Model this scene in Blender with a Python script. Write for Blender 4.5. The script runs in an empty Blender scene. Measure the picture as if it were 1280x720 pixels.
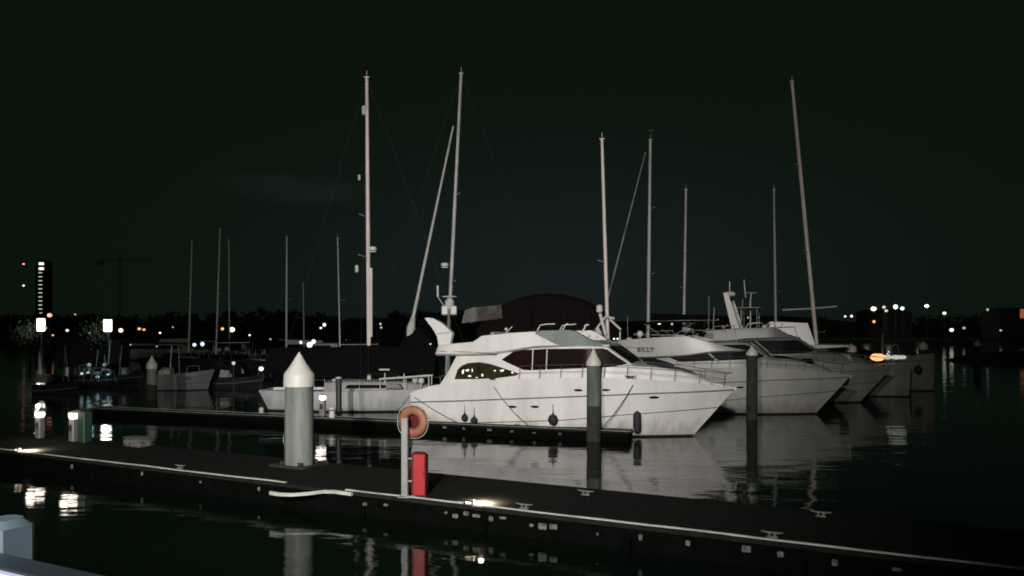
import bpy, math, random
from mathutils import Vector, Matrix
random.seed(7)
S = bpy.context.scene
C = S.collection
R = math.radians
CAM_Z, F = 4.0, 1000.0
HZ = 412.0

# ------------------------------------------------------------------ helpers
def at(px, py, Y):
    """point at depth Y (metres from the quay edge) seen in direction px,py"""
    return Vector(((px - 640) / F * Y, Y, CAM_Z - (py - HZ) / F * Y))

def node_mat(name, base, rough=0.5, metal=0.0, noise=0.0, scale=3.0, spec=0.5, dark=None, emit=None, estr=0.0, bump=0.0, streak=False, alpha=None, trans=0.0):
    m = bpy.data.materials.new(name); m.use_nodes = True
    nt = m.node_tree; b = nt.nodes['Principled BSDF']
    b.inputs['Base Color'].default_value = (*base, 1)
    b.inputs['Roughness'].default_value = rough
    b.inputs['Metallic'].default_value = metal
    b.inputs['Specular IOR Level'].default_value = spec
    if trans: b.inputs['Transmission Weight'].default_value = trans
    if alpha is not None: b.inputs['Alpha'].default_value = alpha
    if emit:
        b.inputs['Emission Color'].default_value = (*emit, 1)
        b.inputs['Emission Strength'].default_value = estr
    if noise or bump:
        tc = nt.nodes.new('ShaderNodeTexCoord')
        mp = nt.nodes.new('ShaderNodeMapping')
        nt.links.new(tc.outputs['Object'], mp.inputs[0])
        if streak: mp.inputs['Scale'].default_value = (1, 1, 0.15)
        n = nt.nodes.new('ShaderNodeTexNoise'); n.inputs['Scale'].default_value = scale
        n.inputs['Detail'].default_value = 6; n.inputs['Roughness'].default_value = 0.62
        nt.links.new(mp.outputs[0], n.inputs[0])
        if noise:
            cr = nt.nodes.new('ShaderNodeValToRGB')
            d = dark or tuple(c * (1 - noise) for c in base)
            cr.color_ramp.elements[0].position = 0.36; cr.color_ramp.elements[0].color = (*d, 1)
            cr.color_ramp.elements[1].position = 0.62; cr.color_ramp.elements[1].color = (*base, 1)
            nt.links.new(n.outputs[0], cr.inputs[0]); nt.links.new(cr.outputs[0], b.inputs['Base Color'])
        if bump:
            bp = nt.nodes.new('ShaderNodeBump'); bp.inputs['Strength'].default_value = bump
            bp.inputs['Distance'].default_value = 0.02
            nt.links.new(n.outputs[0], bp.inputs['Height']); nt.links.new(bp.outputs[0], b.inputs['Normal'])
    return m

M = dict(
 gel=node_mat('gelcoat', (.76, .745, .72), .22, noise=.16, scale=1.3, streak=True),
 gel2=node_mat('dimmed_gelcoat', (.4, .41, .37), .35, noise=.22, scale=1.1, streak=True),  # weaker light on the second row is put into this colour
 gel3=node_mat('darker_dimmed_gelcoat', (.31, .32, .29), .4, noise=.25, scale=1.2, streak=True),  # darker still, light falloff toward the far boats put into the colour
 greyhull=node_mat('grey_or_dimmed_paint', (.19, .2, .2), .4, noise=.25, scale=1.2, streak=True),  # grey paint, also stands for dim light on the third yacht
 navy=node_mat('dark_hull_paint', (.02, .024, .03), .3, noise=.2),
 antifoul=node_mat('antifouling', (.012, .016, .018), .7, noise=.3),
 stripe=node_mat('stripe_dark', (.05, .055, .05), .4),
 rub=node_mat('rub_rail', (.16, .17, .16), .4),
 glass=node_mat('tinted_glass', (.014, .007, .0065), .12, spec=.5),
 glass2=node_mat('dark_glass', (.01, .012, .012), .08, spec=.6),
 smoke=node_mat('smoked_acrylic', (.17, .215, .195), .6, noise=.3, scale=2),
 vinyl=node_mat('clear_vinyl', (.12, .11, .105), .25, noise=.6, scale=1.4, bump=.6),
 deck=node_mat('boat_deck', (.4, .4, .37), .7, noise=.2, scale=5),
 hatch=node_mat('deck_hatch', (.05, .055, .05), .3),
 canvas=node_mat('black_canvas', (.004, .005, .005), .95, noise=.3, scale=6, bump=.3, spec=.1),
 maroon=node_mat('maroon_canvas', (.007, .0035, .0035), .9, noise=.3, scale=3, bump=.3, spec=.15),
 alu=node_mat('mast_paint', (.8, .7, .65), .45, noise=.18, scale=1.0),
 alug=node_mat('mast_alloy', (.56, .57, .55), .45, noise=.2, scale=1.0),
 steel=node_mat('stainless', (.5, .52, .5), .35, metal=.6),
 wire=node_mat('rigging_wire', (.05, .06, .06), .6),
 sailw=node_mat('furled_sail', (.55, .56, .52), .85, noise=.2, scale=3),
 sailg=node_mat('furled_sail_grey', (.3, .32, .31), .85, noise=.3, scale=3),
 plast=node_mat('white_plastic', (.66, .68, .66), .4, noise=.1),
 rope=node_mat('rope', (.06, .07, .065), .9),
 black=node_mat('black_rubber', (.012, .013, .013), .7),
 pontoon=node_mat('pontoon_deck', (.015, .017, .014), .9, noise=.5, scale=6, bump=.5, spec=.1),
 fascia=node_mat('wet_timber', (.003, .0034, .003), .8, noise=.5, scale=4, bump=.4, spec=.03),
 strip=node_mat('white_edge_strip', (.5, .52, .46), .6, noise=.35, scale=2.0),
 strip2=node_mat('green_edge_strip', (.2, .235, .2), .7, noise=.4, scale=2.0),
 pad=node_mat('fender_pad', (.17, .175, .165), .8, noise=.7, scale=9),
 conc=node_mat('pile_concrete', (.2, .225, .2), .8, noise=.5, scale=3.2, bump=.3, streak=True),
 concd=node_mat('pile_weathered', (.12, .15, .12), .85, noise=.5, scale=2.4, bump=.3, streak=True),
 weed=node_mat('pile_weed', (.03, .036, .028), .95, noise=.5, scale=8, bump=.6),
 cap=node_mat('pile_cap_plastic', (.55, .545, .5), .5, noise=.12, scale=3),
 red=node_mat('red_cabinet', (.36, .025, .03), .35, noise=.1),
 dred=node_mat('dark_red', (.08, .01, .012), .5),
 orange=node_mat('lifebuoy_orange', (.24, .095, .055), .6, noise=.25, scale=5),
 galv=node_mat('galvanised', (.26, .27, .26), .45, metal=.2, noise=.2, scale=6),
 raild=node_mat('dark_blue_light_tint', (.035, .055, .068), .5, noise=.3, scale=4),  # blue light falling on the rail is put into its colour
 railp=node_mat('blue_light_tint', (.13, .18, .22), .5, noise=.12, scale=5),  # paler version of the blue light tint, for posts and lower rails
 quay=node_mat('quay_paving', (.22, .21, .2), .85, noise=.3, scale=3, bump=.3),
 stone=node_mat('added_barrier_rock', (.03, .032, .028), .9, noise=.4, scale=1.5, bump=.5),
 leaf=node_mat('foliage', (.05, .07, .045), .9, noise=.5, scale=.3),
 earth=node_mat('far_ground', (.035, .04, .03), .95, noise=.4, scale=.1),
 wallf=node_mat('far_wall', (.035, .036, .034), .9, noise=.3, scale=.3),
 wallr=node_mat('far_brick', (.16, .08, .06), .9, noise=.3, scale=.3),
 metal=node_mat('dark_metal', (.04, .045, .045), .5, metal=.3),
 cranem=node_mat('crane_steel', (.38, .42, .36), .9),
 olive=node_mat('olive_glass', (.035, .033, .016), .15, noise=.6, scale=2),
 gelc=node_mat('cool_gelcoat', (.56, .58, .6), .35, noise=.2, scale=1.2, streak=True),
 leafl=node_mat('lit_foliage', (.04, .06, .035), .9),
 lettering=node_mat('letter_black', (.015, .015, .015), .5),
)
def lamp_mat(name, col, st):
    return node_mat(name, (.8, .8, .8), .4, emit=col, estr=st)
M['lw'] = lamp_mat('lamp_white', (1, .97, .9), 1.7)
M['lww'] = lamp_mat('lamp_white_bright', (1, .98, .93), 7)
M['lo'] = lamp_mat('lamp_orange', (1, .4, .15), 1.6)
M['lwarm'] = lamp_mat('lamp_warm', (1, .74, .55), 2.6)
M['lr'] = lamp_mat('lamp_red', (1, .28, .22), 2)
M['ldim'] = lamp_mat('lamp_dim', (.8, .9, .78), .5)
M['lblue'] = lamp_mat('lamp_bluewhite', (.72, .84, 1), 1.3)
M['lped'] = lamp_mat('pedestal_glow', (1, .9, .76), 4)
M['led'] = lamp_mat('violet_led', (.16, .12, 1), .3)
M['win'] = lamp_mat('lit_window', (.85, .95, .8), .6)
M['worange'] = lamp_mat('orange_glow_panel', (1, .27, .08), .28)

class MB:
    def __init__(s): s.v = []; s.f = []; s.mi = []
    def add(s, vs, fs, mi=0):
        o = len(s.v); s.v += [tuple(v) for v in vs]
        for f in fs: s.f.append(tuple(i + o for i in f)); s.mi.append(mi)
    def box(s, c, d, rz=0, mi=0, taper=1.0, bev=0.0):
        cx, cy, cz = c; dx, dy, dz = (k / 2 for k in d); ca, sa = math.cos(rz), math.sin(rz)
        b = min(bev, dx * .9, dy * .9, dz * .9)
        rings = []
        def ring(ix, iy, z, t=1):
            out = []
            e = b if b else 0
            pts = [(-ix, -iy), (ix, -iy), (ix, iy), (-ix, iy)]
            if b:
                pts = [(-ix + e, -iy), (ix - e, -iy), (ix, -iy + e), (ix, iy - e), (ix - e, iy), (-ix + e, iy), (-ix, iy - e), (-ix, -iy + e)]
            for x, y in pts:
                x *= t; y *= t
                out.append((cx + x * ca - y * sa, cy + x * sa + y * ca, cz + z))
            return out
        if b: rings = [ring(dx - b, dy - b, -dz), ring(dx, dy, -dz + b), ring(dx, dy, dz - b, taper), ring(dx - b, dy - b, dz, taper)]
        else: rings = [ring(dx, dy, -dz), ring(dx, dy, dz, taper)]
        s.loft(rings, mi=mi)
    def loft(s, rings, closed=True, caps=True, mi=0):
        n = len(rings[0]); o = len(s.v)
        for r in rings: s.v += [tuple(p) for p in r]
        for i in range(len(rings) - 1):
            for j in range(n if closed else n - 1):
                k = (j + 1) % n
                s.f.append((o + i * n + j, o + i * n + k, o + (i + 1) * n + k, o + (i + 1) * n + j)); s.mi.append(mi)
        if caps and closed:
            s.f.append(tuple(o + j for j in reversed(range(n)))); s.mi.append(mi)
            e = o + (len(rings) - 1) * n
            s.f.append(tuple(e + j for j in range(n))); s.mi.append(mi)
    def tube(s, pts, r, n=8, mi=0):
        pts = [Vector(p) for p in pts]; rs = r if isinstance(r, (list, tuple)) else [r] * len(pts)
        rings = []
        for i, p in enumerate(pts):
            a = pts[max(0, i - 1)]; b = pts[min(len(pts) - 1, i + 1)]
            d = (b - a)
            if d.length < 1e-6: d = Vector((0, 0, 1))
            d.normalize()
            up = Vector((0, 0, 1)) if abs(d.z) < .9 else Vector((0, 1, 0))
            u = d.cross(up).normalized(); w = u.cross(d).normalized()
            rings.append([p + (u * math.cos(2 * math.pi * k / n) + w * math.sin(2 * math.pi * k / n)) * rs[i] for k in range(n)])
        s.loft(rings, mi=mi)
    def lathe(s, prof, c=(0, 0, 0), n=24, mi=0, ax=None):
        rings = [[(c[0] + r * math.cos(2 * math.pi * k / n), c[1] + r * math.sin(2 * math.pi * k / n), c[2] + z) for k in range(n)] for r, z in prof]
        s.loft(rings, mi=mi)
    def ball(s, c, r, n=10, mi=0, sz=1.0):
        s.lathe([(max(.01 * r, r * math.sin(math.pi * i / n)), -r * sz * math.cos(math.pi * i / n)) for i in range(n + 1)], c, n + 4, mi)
    def prism(s, poly, y0, y1, mi=0):
        """polygon in local x,z extruded along y"""
        s.loft([[(x, y0, z) for x, z in poly], [(x, y1, z) for x, z in poly]], mi=mi)
    def build(s, name, mats, parent=None, smooth=True, ang=35):
        me = bpy.data.meshes.new(name); me.from_pydata(s.v, [], s.f)
        if not isinstance(mats, (list, tuple)): mats = [mats]
        for m in mats: me.materials.append(M[m] if isinstance(m, str) else m)
        for p, i in zip(me.polygons, s.mi): p.material_index = i
        import bmesh
        bm = bmesh.new(); bm.from_mesh(me)
        bmesh.ops.recalc_face_normals(bm, faces=bm.faces)
        for f in bm.faces: f.smooth = smooth
        for e in bm.edges:
            if len(e.link_faces) == 2 and e.calc_face_angle(0) > R(ang): e.smooth = False
        bm.to_mesh(me); bm.free()
        o = bpy.data.objects.new(name, me); C.objects.link(o)
        if parent: o.parent = parent
        return o

def tag(o, label=None, cat=None, group=None, kind=None):
    if label: o['label'] = label
    if cat: o['category'] = cat
    if group: o['group'] = group
    if kind: o['kind'] = kind
    return o
def empty(name, loc, rz=0, label=None, cat=None, group=None):
    o = bpy.data.objects.new(name, None); C.objects.link(o)
    o.location = loc; o.rotation_euler = (0, 0, rz); o.empty_display_size = .3
    return tag(o, label, cat, group)
def lerp(tab, x):
    if x <= tab[0][0]: return tab[0][1]
    for (a, va), (b, vb) in zip(tab, tab[1:]):
        if x <= b: return va + (vb - va) * (x - a) / (b - a)
    return tab[-1][1]
def smooth_lerp(tab, x):
    n = .35; return (lerp(tab, x - n) + 2 * lerp(tab, x) + lerp(tab, x + n)) / 4

# ------------------------------------------------------------------ hull
class Hull:
    """boat hull; local +x = bow, z = 0 the waterline"""
    def __init__(h, Lw, rake, B, sheer, chine=None, knuckle=None, um=.5, stern=.9, x0=0.0, trans=0.0, pd=2.4, pw=1.7, sternround=0):
        h.Lw, h.rake, h.B, h.sheer, h.um, h.stern, h.x0, h.trans, h.pd, h.pw = Lw, rake, B, sheer, um, stern, x0, trans, pd, pw
        h.zb = sheer[-1][1]
        h.chine = chine or [(0, .2), (Lw, .5)]
        h.knuckle = knuckle or [(x, z - .35) for x, z in sheer]
        h.sr = sternround
    def xs(h, z): return h.Lw + h.rake * (max(z, -.4) / h.zb) ** 1 if z > 0 else h.Lw + h.rake * z / h.zb * 1.5
    def xt(h, z): return h.x0 + h.trans * max(z, 0) / 1.0
    def hb(h, u, z, zs):
        t = max(0, min(1, z / max(zs, .1)))
        p = h.pw + (h.pd - h.pw) * t
        w = h.B / 2 * (.86 + .14 * t) if z > 0 else h.B / 2 * .86 * (1 + z * .9)
        f = 1 - max(0, (u - h.um) / (1 - h.um)) ** p if u > h.um else 1 - (1 - h.stern) * ((h.um - u) / h.um) ** 2
        if h.sr and u < .12: f *= (1 - (1 - u / .12) ** 2 * h.sr)
        return max(w * f, .012)
    def b(h, x, z):
        xt, xs = h.xt(z), h.xs(z)
        u = max(0, min(1, (x - xt) / (xs - xt)))
        return h.hb(u, z, smooth_lerp(h.sheer, x))
    def build(h, parent, mats=('gel', 'antifoul', 'rub'), deck='deck', rubrail=True, stripe=True, N=44):
        us = [1 - (1 - i / N) ** 1.35 for i in range(N + 1)]
        rows = []
        for u in us:
            xa = h.x0 + u * (h.Lw + h.rake - h.x0)
            zs, zk, zc = smooth_lerp(h.sheer, xa), lerp(h.knuckle, xa), lerp(h.chine, xa)
            zk = min(zk, zs - .06); zc = min(zc, zk - .06)
            lv = [-.55, -.2, .07, zc - .012, zc + .02, zc + (zk - zc) * .4, zc + (zk - zc) * .75, zk - .02, zk + .02, (zk + zs) / 2, zs]
            row = []
            for i, z in enumerate(lv):
                xt, xs = h.xt(z), h.xs(z)
                b = h.hb(u, z, zs)
                if i == 0: b *= .15
                if i == 3: b += .0
                if i in (0, 1, 2): b *= (.9, .96, .965)[i]
                if i >= 9: b -= .01 * (i - 8)
                row.append((xt + u * (xs - xt), b, z))
            x, b, z = row[-1]
            row.append((x, max(b - .05, .004), z)); row.append((x - .01, max(b - .06, .003), z - .13))
            rows.append(row)
        mb = MB(); n = len(rows[0])
        for sgn in (1, -1):
            o = len(mb.v)
            for r in rows: mb.v += [(x, sgn * y, z) for x, y, z in r]
            for i in range(N):
                for j in range(n - 1):
                    q = (o + i * n + j, o + (i + 1) * n + j, o + (i + 1) * n + j + 1, o + i * n + j + 1)
                    mb.f.append(q if sgn < 0 else q[::-1])
                    mb.mi.append(1 if j < 2 else (2 if (stripe and (j == 7 or j == 3)) else 0))
        # transom
        r = rows[0]
        for j in range(n - 3):
            (x0, b0, z0), (x1, b1, z1) = r[j], r[j + 1]
            mb.add([(x0, b0, z0), (x0, -b0, z0), (x1, -b1, z1), (x1, b1, z1)], [(0, 1, 2, 3)], 1 if j < 2 else 0)
        x, b, z = r[-3]
        mb.add([(x, b, z), (x, -b, z), (x + .05, -b, z), (x + .05, b, z)], [(0, 1, 2, 3)], 0)
        mb.add([(x + .05, b, z), (x + .05, -b, z), (x + .05, -b, z - .13), (x + .05, b, z - .13)], [(0, 1, 2, 3)], 0)
        hull = mb.build('hull', mats, parent, ang=28)
        d = MB(); rr = [r[-1] for r in rows]
        d.loft([[(x, k * b, z + .05 * (1 - k * k)) for k in (-1, -.6, -.2, .2, .6, 1)] for x, b, z in rr], closed=False)
        d.build('deck', deck, parent)
        if rubrail:
            for sgn in (1, -1):
                t = MB(); pts = [(r[8][0], sgn * (r[8][1] + .005), r[8][2] - .02) for r in rows[:-1]] + [(rows[-1][8][0], sgn * .02, rows[-1][8][2] - .02)]
                t.tube(pts, .028, 6); t.build('rub_rail', 'rub', parent)
        return hull
    def patch(h, parent, name, mat, cx, cz, w, hh, side=-1, n=16, eps=.006):
        mb = MB(); pts = []
        for k in range(n):
            a = 2 * math.pi * k / n
            x, z = cx + w / 2 * math.cos(a), cz + hh / 2 * math.sin(a)
            pts.append((x, z))
        outer = [(x, side * (h.b(x, z) + eps), z) for x, z in pts]; inner = [(x, side * (h.b(x, z) - .02), z) for x, z in pts]
        mb.loft([inner, outer]); return mb.build(name, mat, parent)

class House:
    """deckhouse lofted along x: stations (x, zb, zt, wb, wt)"""
    def __init__(h, st, r=.12, camber=.06): h.st, h.r, h.c = st, r, camber
    def stn(h, x):
        st = h.st
        if x <= st[0][0]: return st[0]
        for a, b in zip(st, st[1:]):
            if x <= b[0]:
                t = (x - a[0]) / (b[0] - a[0]); return tuple(p + (q - p) * t for p, q in zip(a, b))
        return st[-1]
    def w(h, x, z):
        _, zb, zt, wb, wt = h.stn(x); t = max(0, min(1, (z - zb) / max(.01, zt - zb))); return wb + (wt - wb) * t
    def build(h, name, mat, parent, step=.25):
        xs = []
        for a, b in zip(h.st, h.st[1:]):
            k = max(1, int((b[0] - a[0]) / step)); xs += [a[0] + (b[0] - a[0]) * i / k for i in range(k)]
        xs.append(h.st[-1][0]); rings = []
        for x in xs:
            _, zb, zt, wb, wt = h.stn(x); r = min(h.r, (zt - zb) * .4, wt * .5); k = 0
            wr = wb + (wt - wb) * (1 - r / max(zt - zb, .01))
            half = [(wb, zb), (wb + (wr - wb) * .5, zb + (zt - r - zb) * .5), (wr, zt - r), (wt - r * .12, zt - r * .4), (wt - r * .45, zt - r * .08), (wt - r, zt), (wt * .45, zt + h.c * .8), (0, zt + h.c)]
            ring = [(x, -y, z) for y, z in half] + [(x, y, z) for y, z in reversed(half[:-1])]
            rings.append(ring)
        mb = MB(); mb.loft(rings); return mb.build(name, mat, parent, ang=40)
    def window(h, poly, mat, parent, name='window', side=-1, eps=.008, n=26, th=.02):
        """glass following the house side; poly in x,z"""
        x0, x1 = min(p[0] for p in poly), max(p[0] for p in poly); mb = MB(); cols = []
        for i in range(n + 1):
            x = x0 + (x1 - x0) * min(max(i / n, .003), .997); zs = []
            for (xa, za), (xb, zb) in zip(poly, poly[1:] + poly[:1]):
                if (xa - x) * (xb - x) <= 0 and xa != xb: zs.append(za + (zb - za) * (x - xa) / (xb - xa))
            if len(zs) >= 2: cols.append((x, min(zs), max(zs)))
        rings = []
        for x, za, zb in cols:
            zm = [za + (zb - za) * k / 4 for k in range(5)]
            rings.append([(x, side * (h.w(x, z) + eps), z) for z in zm] + [(x, side * (h.w(x, z) - th), z) for z in reversed(zm)])
        mb.loft(rings); return mb.build(name, mat, parent)

def frame_inv(ox, oy, th):
    ax = (math.cos(th), math.sin(th)); n = (math.sin(th), -math.cos(th))
    def sz(px, py, t):
        k = (px - 640) / F; bx, by = ox + t * n[0], oy + t * n[1]
        s = (k * by - bx) / (ax[0] - k * ax[1]); Y = by + s * ax[1]
        return s, CAM_Z - (py - HZ) / F * Y
    return sz
def to_world(o, p):
    c, s = math.cos(o.rotation_euler.z), math.sin(o.rotation_euler.z)
    return Vector((o.location.x + p[0] * c - p[1] * s, o.location.y + p[0] * s + p[1] * c, o.location.z + p[2]))

def rails(hull, parent, xa, xb, n, h=.58, inset=.12, mat='steel', lean=.05):
    t = MB(); tops = {1: [], -1: []}
    for sg in (-1, 1):
        for i in range(n + 1):
            x = xa + (xb - xa) * i / n; z = smooth_lerp(hull.sheer, x) - .02
            b = max(hull.b(x, z) - inset, .02)
            t.tube([(x - lean, sg * b, z), (x, sg * b, z + h)], .011, 5); tops[sg].append((x, sg * b, z + h))
        t.tube(tops[sg], .013, 5)
        t.tube([(x, y, z - h * .5) for x, y, z in tops[sg]], .006, 4)
    xe = xb + .25; z = smooth_lerp(hull.sheer, xe) + h
    t.tube([tops[-1][-1], (xe, 0, z + .02), tops[1][-1]], .013, 5)
    t.build('guard_rail', mat, parent)

# ------------------------------------------------------------------ ground, water, quay
def sheet(name, x0, x1, y0, y1, z, mat, kind='structure'):
    mb = MB(); mb.add([(x0, y0, z), (x1, y0, z), (x1, y1, z), (x0, y1, z)], [(0, 1, 2, 3)])
    return tag(mb.build(name, mat), kind=kind)
def water_mat():
    m = bpy.data.materials.new('harbour_water'); m.use_nodes = True; nt = m.node_tree; b = nt.nodes['Principled BSDF']
    b.inputs['Base Color'].default_value = (.003, .0075, .004, 1); b.inputs['Roughness'].default_value = .05
    b.inputs['IOR'].default_value = 1.42; b.inputs['Specular IOR Level'].default_value = .5
    g = nt.nodes.new('ShaderNodeNewGeometry')
    def nz(scale, sx, sy, det):
        mp = nt.nodes.new('ShaderNodeMapping'); mp.inputs['Scale'].default_value = (sx, sy, 1); mp.inputs['Rotation'].default_value = (0, 0, R(14))
        n = nt.nodes.new('ShaderNodeTexNoise'); n.inputs['Scale'].default_value = scale; n.inputs['Detail'].default_value = det
        nt.links.new(g.outputs['Position'], mp.inputs[0]); nt.links.new(mp.outputs[0], n.inputs[0]); return n
    a, c = nz(.55, .55, 1.2, 2), nz(3.2, .5, 1.3, 3)
    mx = nt.nodes.new('ShaderNodeMath'); mx.operation = 'MULTIPLY_ADD'; mx.inputs[1].default_value = .16
    nt.links.new(c.outputs[0], mx.inputs[0]); nt.links.new(a.outputs[0], mx.inputs[2])
    bp = nt.nodes.new('ShaderNodeBump'); bp.inputs['Strength'].default_value = 1; bp.inputs['Distance'].default_value = .028
    nt.links.new(mx.outputs[0], bp.inputs['Height']); nt.links.new(bp.outputs[0], b.inputs['Normal'])
    return m
def stain(m, tint=(.3, .27, .19)):
    nt = m.node_tree; b = nt.nodes['Principled BSDF']; src = b.inputs['Base Color'].links[0].from_socket
    tc = nt.nodes.new('ShaderNodeTexCoord'); sp = nt.nodes.new('ShaderNodeSeparateXYZ'); nt.links.new(tc.outputs['Object'], sp.inputs[0])
    n = nt.nodes.new('ShaderNodeTexNoise'); mp = nt.nodes.new('ShaderNodeMapping'); mp.inputs['Scale'].default_value = (2.2, 2.2, .35); n.inputs['Scale'].default_value = 1.6; n.inputs['Detail'].default_value = 6
    nt.links.new(tc.outputs['Object'], mp.inputs[0]); nt.links.new(mp.outputs[0], n.inputs[0])
    a = nt.nodes.new('ShaderNodeMath'); a.operation = 'MULTIPLY_ADD'; a.inputs[1].default_value = -1.6; nt.links.new(n.outputs[0], a.inputs[0]); nt.links.new(sp.outputs[2], a.inputs[2])
    mr = nt.nodes.new('ShaderNodeMapRange'); mr.inputs[1].default_value = -.75; mr.inputs[2].default_value = -.15; mr.inputs[3].default_value = .6; mr.inputs[4].default_value = 0; nt.links.new(a.outputs[0], mr.inputs[0])
    mx = nt.nodes.new('ShaderNodeMix'); mx.data_type = 'RGBA'; nt.links.new(mr.outputs[0], mx.inputs[0]); nt.links.new(src, mx.inputs[6]); mx.inputs[7].default_value = (*tint, 1)
    nt.links.new(mx.outputs[2], b.inputs['Base Color'])
for k_ in ('gel', 'gel2', 'gel3', 'gelc'): stain(M[k_], {'gel': (.34, .31, .23), 'gelc': (.3, .29, .25)}.get(k_, (.17, .155, .11)))
M['water'] = water_mat()
sheet('water', -700, 700, -2, 330, 0, 'water')
mb = MB(); mb.add([(-1500, 320, .6), (1500, 320, .6), (1500, 2500, 3), (-1500, 2500, 3), (-1500, 316, -1), (1500, 316, -1)], [(0, 1, 2, 3), (4, 5, 1, 0)])
tag(mb.build('far_shore_ground', 'earth'), kind='structure')

QA = R(-27.6); qd = Vector((math.cos(QA), math.sin(QA), 0)); qn = Vector((-math.sin(QA), math.cos(QA), 0))
q0 = qn * 1.17     # outer edge of the rail
def qp(u, v, z): p = q0 + qd * u + qn * v; return Vector((p.x, p.y, z))
mb = MB()
mb.loft([[qp(-60, .12, -1), qp(60, .12, -1), qp(60, .12, 2.4), qp(-60, .12, 2.4)], [qp(-60, -60, -1), qp(60, -60, -1), qp(60, -60, 2.4), qp(-60, -60, 2.4)]])
tag(mb.build('quay', 'quay', smooth=False), kind='structure')
rl = empty('quay_railing', qp(-1.6, 0, 2.4), QA, 'blue-light tinted railing with square posts and violet light strip in front of the water', 'railing')
mb = MB(); mb.box((6, -.043, 1.0), (30, .086, .1), bev=.008); mb.build('top_rail', 'raild', rl)
for zz in (.25, .5, .75):
    mb = MB(); mb.box((6, -.06, zz), (30, .04, .05), bev=.006); mb.build('lower_rail', 'railp', rl)
mb = MB(); mb.box((6, -.094, 1.035), (30, .016, .025)); mb.build('light_strip', 'led', rl)
for i in range(-3, 10):
    mb = MB(); mb.box((-.53 + i * 1.8, .062, .56), (.11, .11, 1.1), bev=.018); mb.build('post', 'railp', rl)

# ------------------------------------------------------------------ pontoons
def pontoon(name, A, ang, u0, u1, W, label, strip, n_float, ztop=.5):
    root = empty(name, (A[0], A[1], 0), ang, label, 'pontoon')
    mb = MB(); mb.box(((u0 + u1) / 2, W / 2, ztop - .04), (u1 - u0, W, .08), bev=.01)
    mb.build('decking', 'pontoon', root)
    mb = MB(); mb.box(((u0 + u1) / 2, W / 2, ztop - .17), (u1 - u0 - .05, W - .08, .16))
    mb.build('frame', 'fascia', root)
    L = (u1 - u0) / n_float
    for i in range(n_float):
        mb = MB(); mb.box((u0 + (i + .5) * L, W / 2, ztop - .5), (L * .985, W - .16, .5), bev=.02); mb.build('float', 'fascia', root)
    return root
WA = (-2.33, 16.67)
near = pontoon('walkway_pontoon', WA, QA, -40, 26, 2.75, 'long dark walkway pontoon with white edge strip across the foreground', 'strip', 22)
wd, wn = qd, qn
def wp(u, v, z=.5): p = Vector((WA[0], WA[1], 0)) + wd * u + wn * v; return Vector((p.x, p.y, z))
def wpx(px, py, z=.5):
    Y = (CAM_Z - z) * F / (py - HZ); X = (px - 640) / F * Y; d = Vector((X - WA[0], Y - WA[1], 0)); return d.dot(wd), d.dot(wn)
ug = wpx(352, 605)[0]; ug2 = wpx(418, 612)[0]
def strip_seg(root, pts, mat='strip', w=.05, h=.06):
    mb = MB(); rings = []
    for x, y, z in pts: rings.append([(x, y - w / 2, z - h), (x, y + w / 2, z - h), (x, y + w / 2, z), (x, y + .3 * w, z + .012), (x, y - .3 * w, z + .012), (x, y - w / 2, z)])
    mb.loft(rings); return mb.build('edge_strip', mat, root)
def wob(u): return .008 * math.sin(u * 1.3) + .006 * math.sin(u * 3.1 + 1)
us = [-40 + (ug + 40) * i / 60 for i in range(61)]
strip_seg(near, [(u, .1, .514 + wob(u) * .5) for u in us], w=.07, h=.012)
us = [ug2 + .25 + (26 - ug2 - .25) * i / 60 for i in range(61)]
strip_seg(near, [(u, .1, .514 + wob(u) * .5) for u in us], w=.07, h=.012)
# sprung length of the strip
lo = []
for px, py, z in [(338, 614.5, .47), (350, 616.5, .46), (365, 617, .45), (385, 615.5, .46), (405, 613, .49), (420, 613, .5), (440, 616, .5)]:
    Y = (CAM_Z - z) * F / (py - HZ); X = (px - 640) / F * Y; d = Vector((X - WA[0], Y - WA[1], 0)); lo.append((d.dot(wd), min(d.dot(wn), -.06), z))
strip_seg(near, lo, w=.07)
# pads hanging under the edge
for px, w in [(436, .16), (463, .2), (540, .14), (552, .26), (566, .22), (579, .22), (598, .12), (613, .26), (650, .16), (664, .26), (678, .24), (735, .1), (790, .12), (851, .14), (926, .26), (970, .14), (1040, .12), (1120, .2), (225, .12), (150, .1), (60, .14), (300, .1)]:
    u = wpx(px, 563 + .119 * px + 8)[0]
    mb = MB(); hh = random.uniform(.05, .14); mb.box((u, -.02, .3 + random.uniform(-.04, .06)), (w * random.uniform(.5, .8), .05, hh), bev=.018)
    mb.build('fender_pad', 'pad', near)

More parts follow.
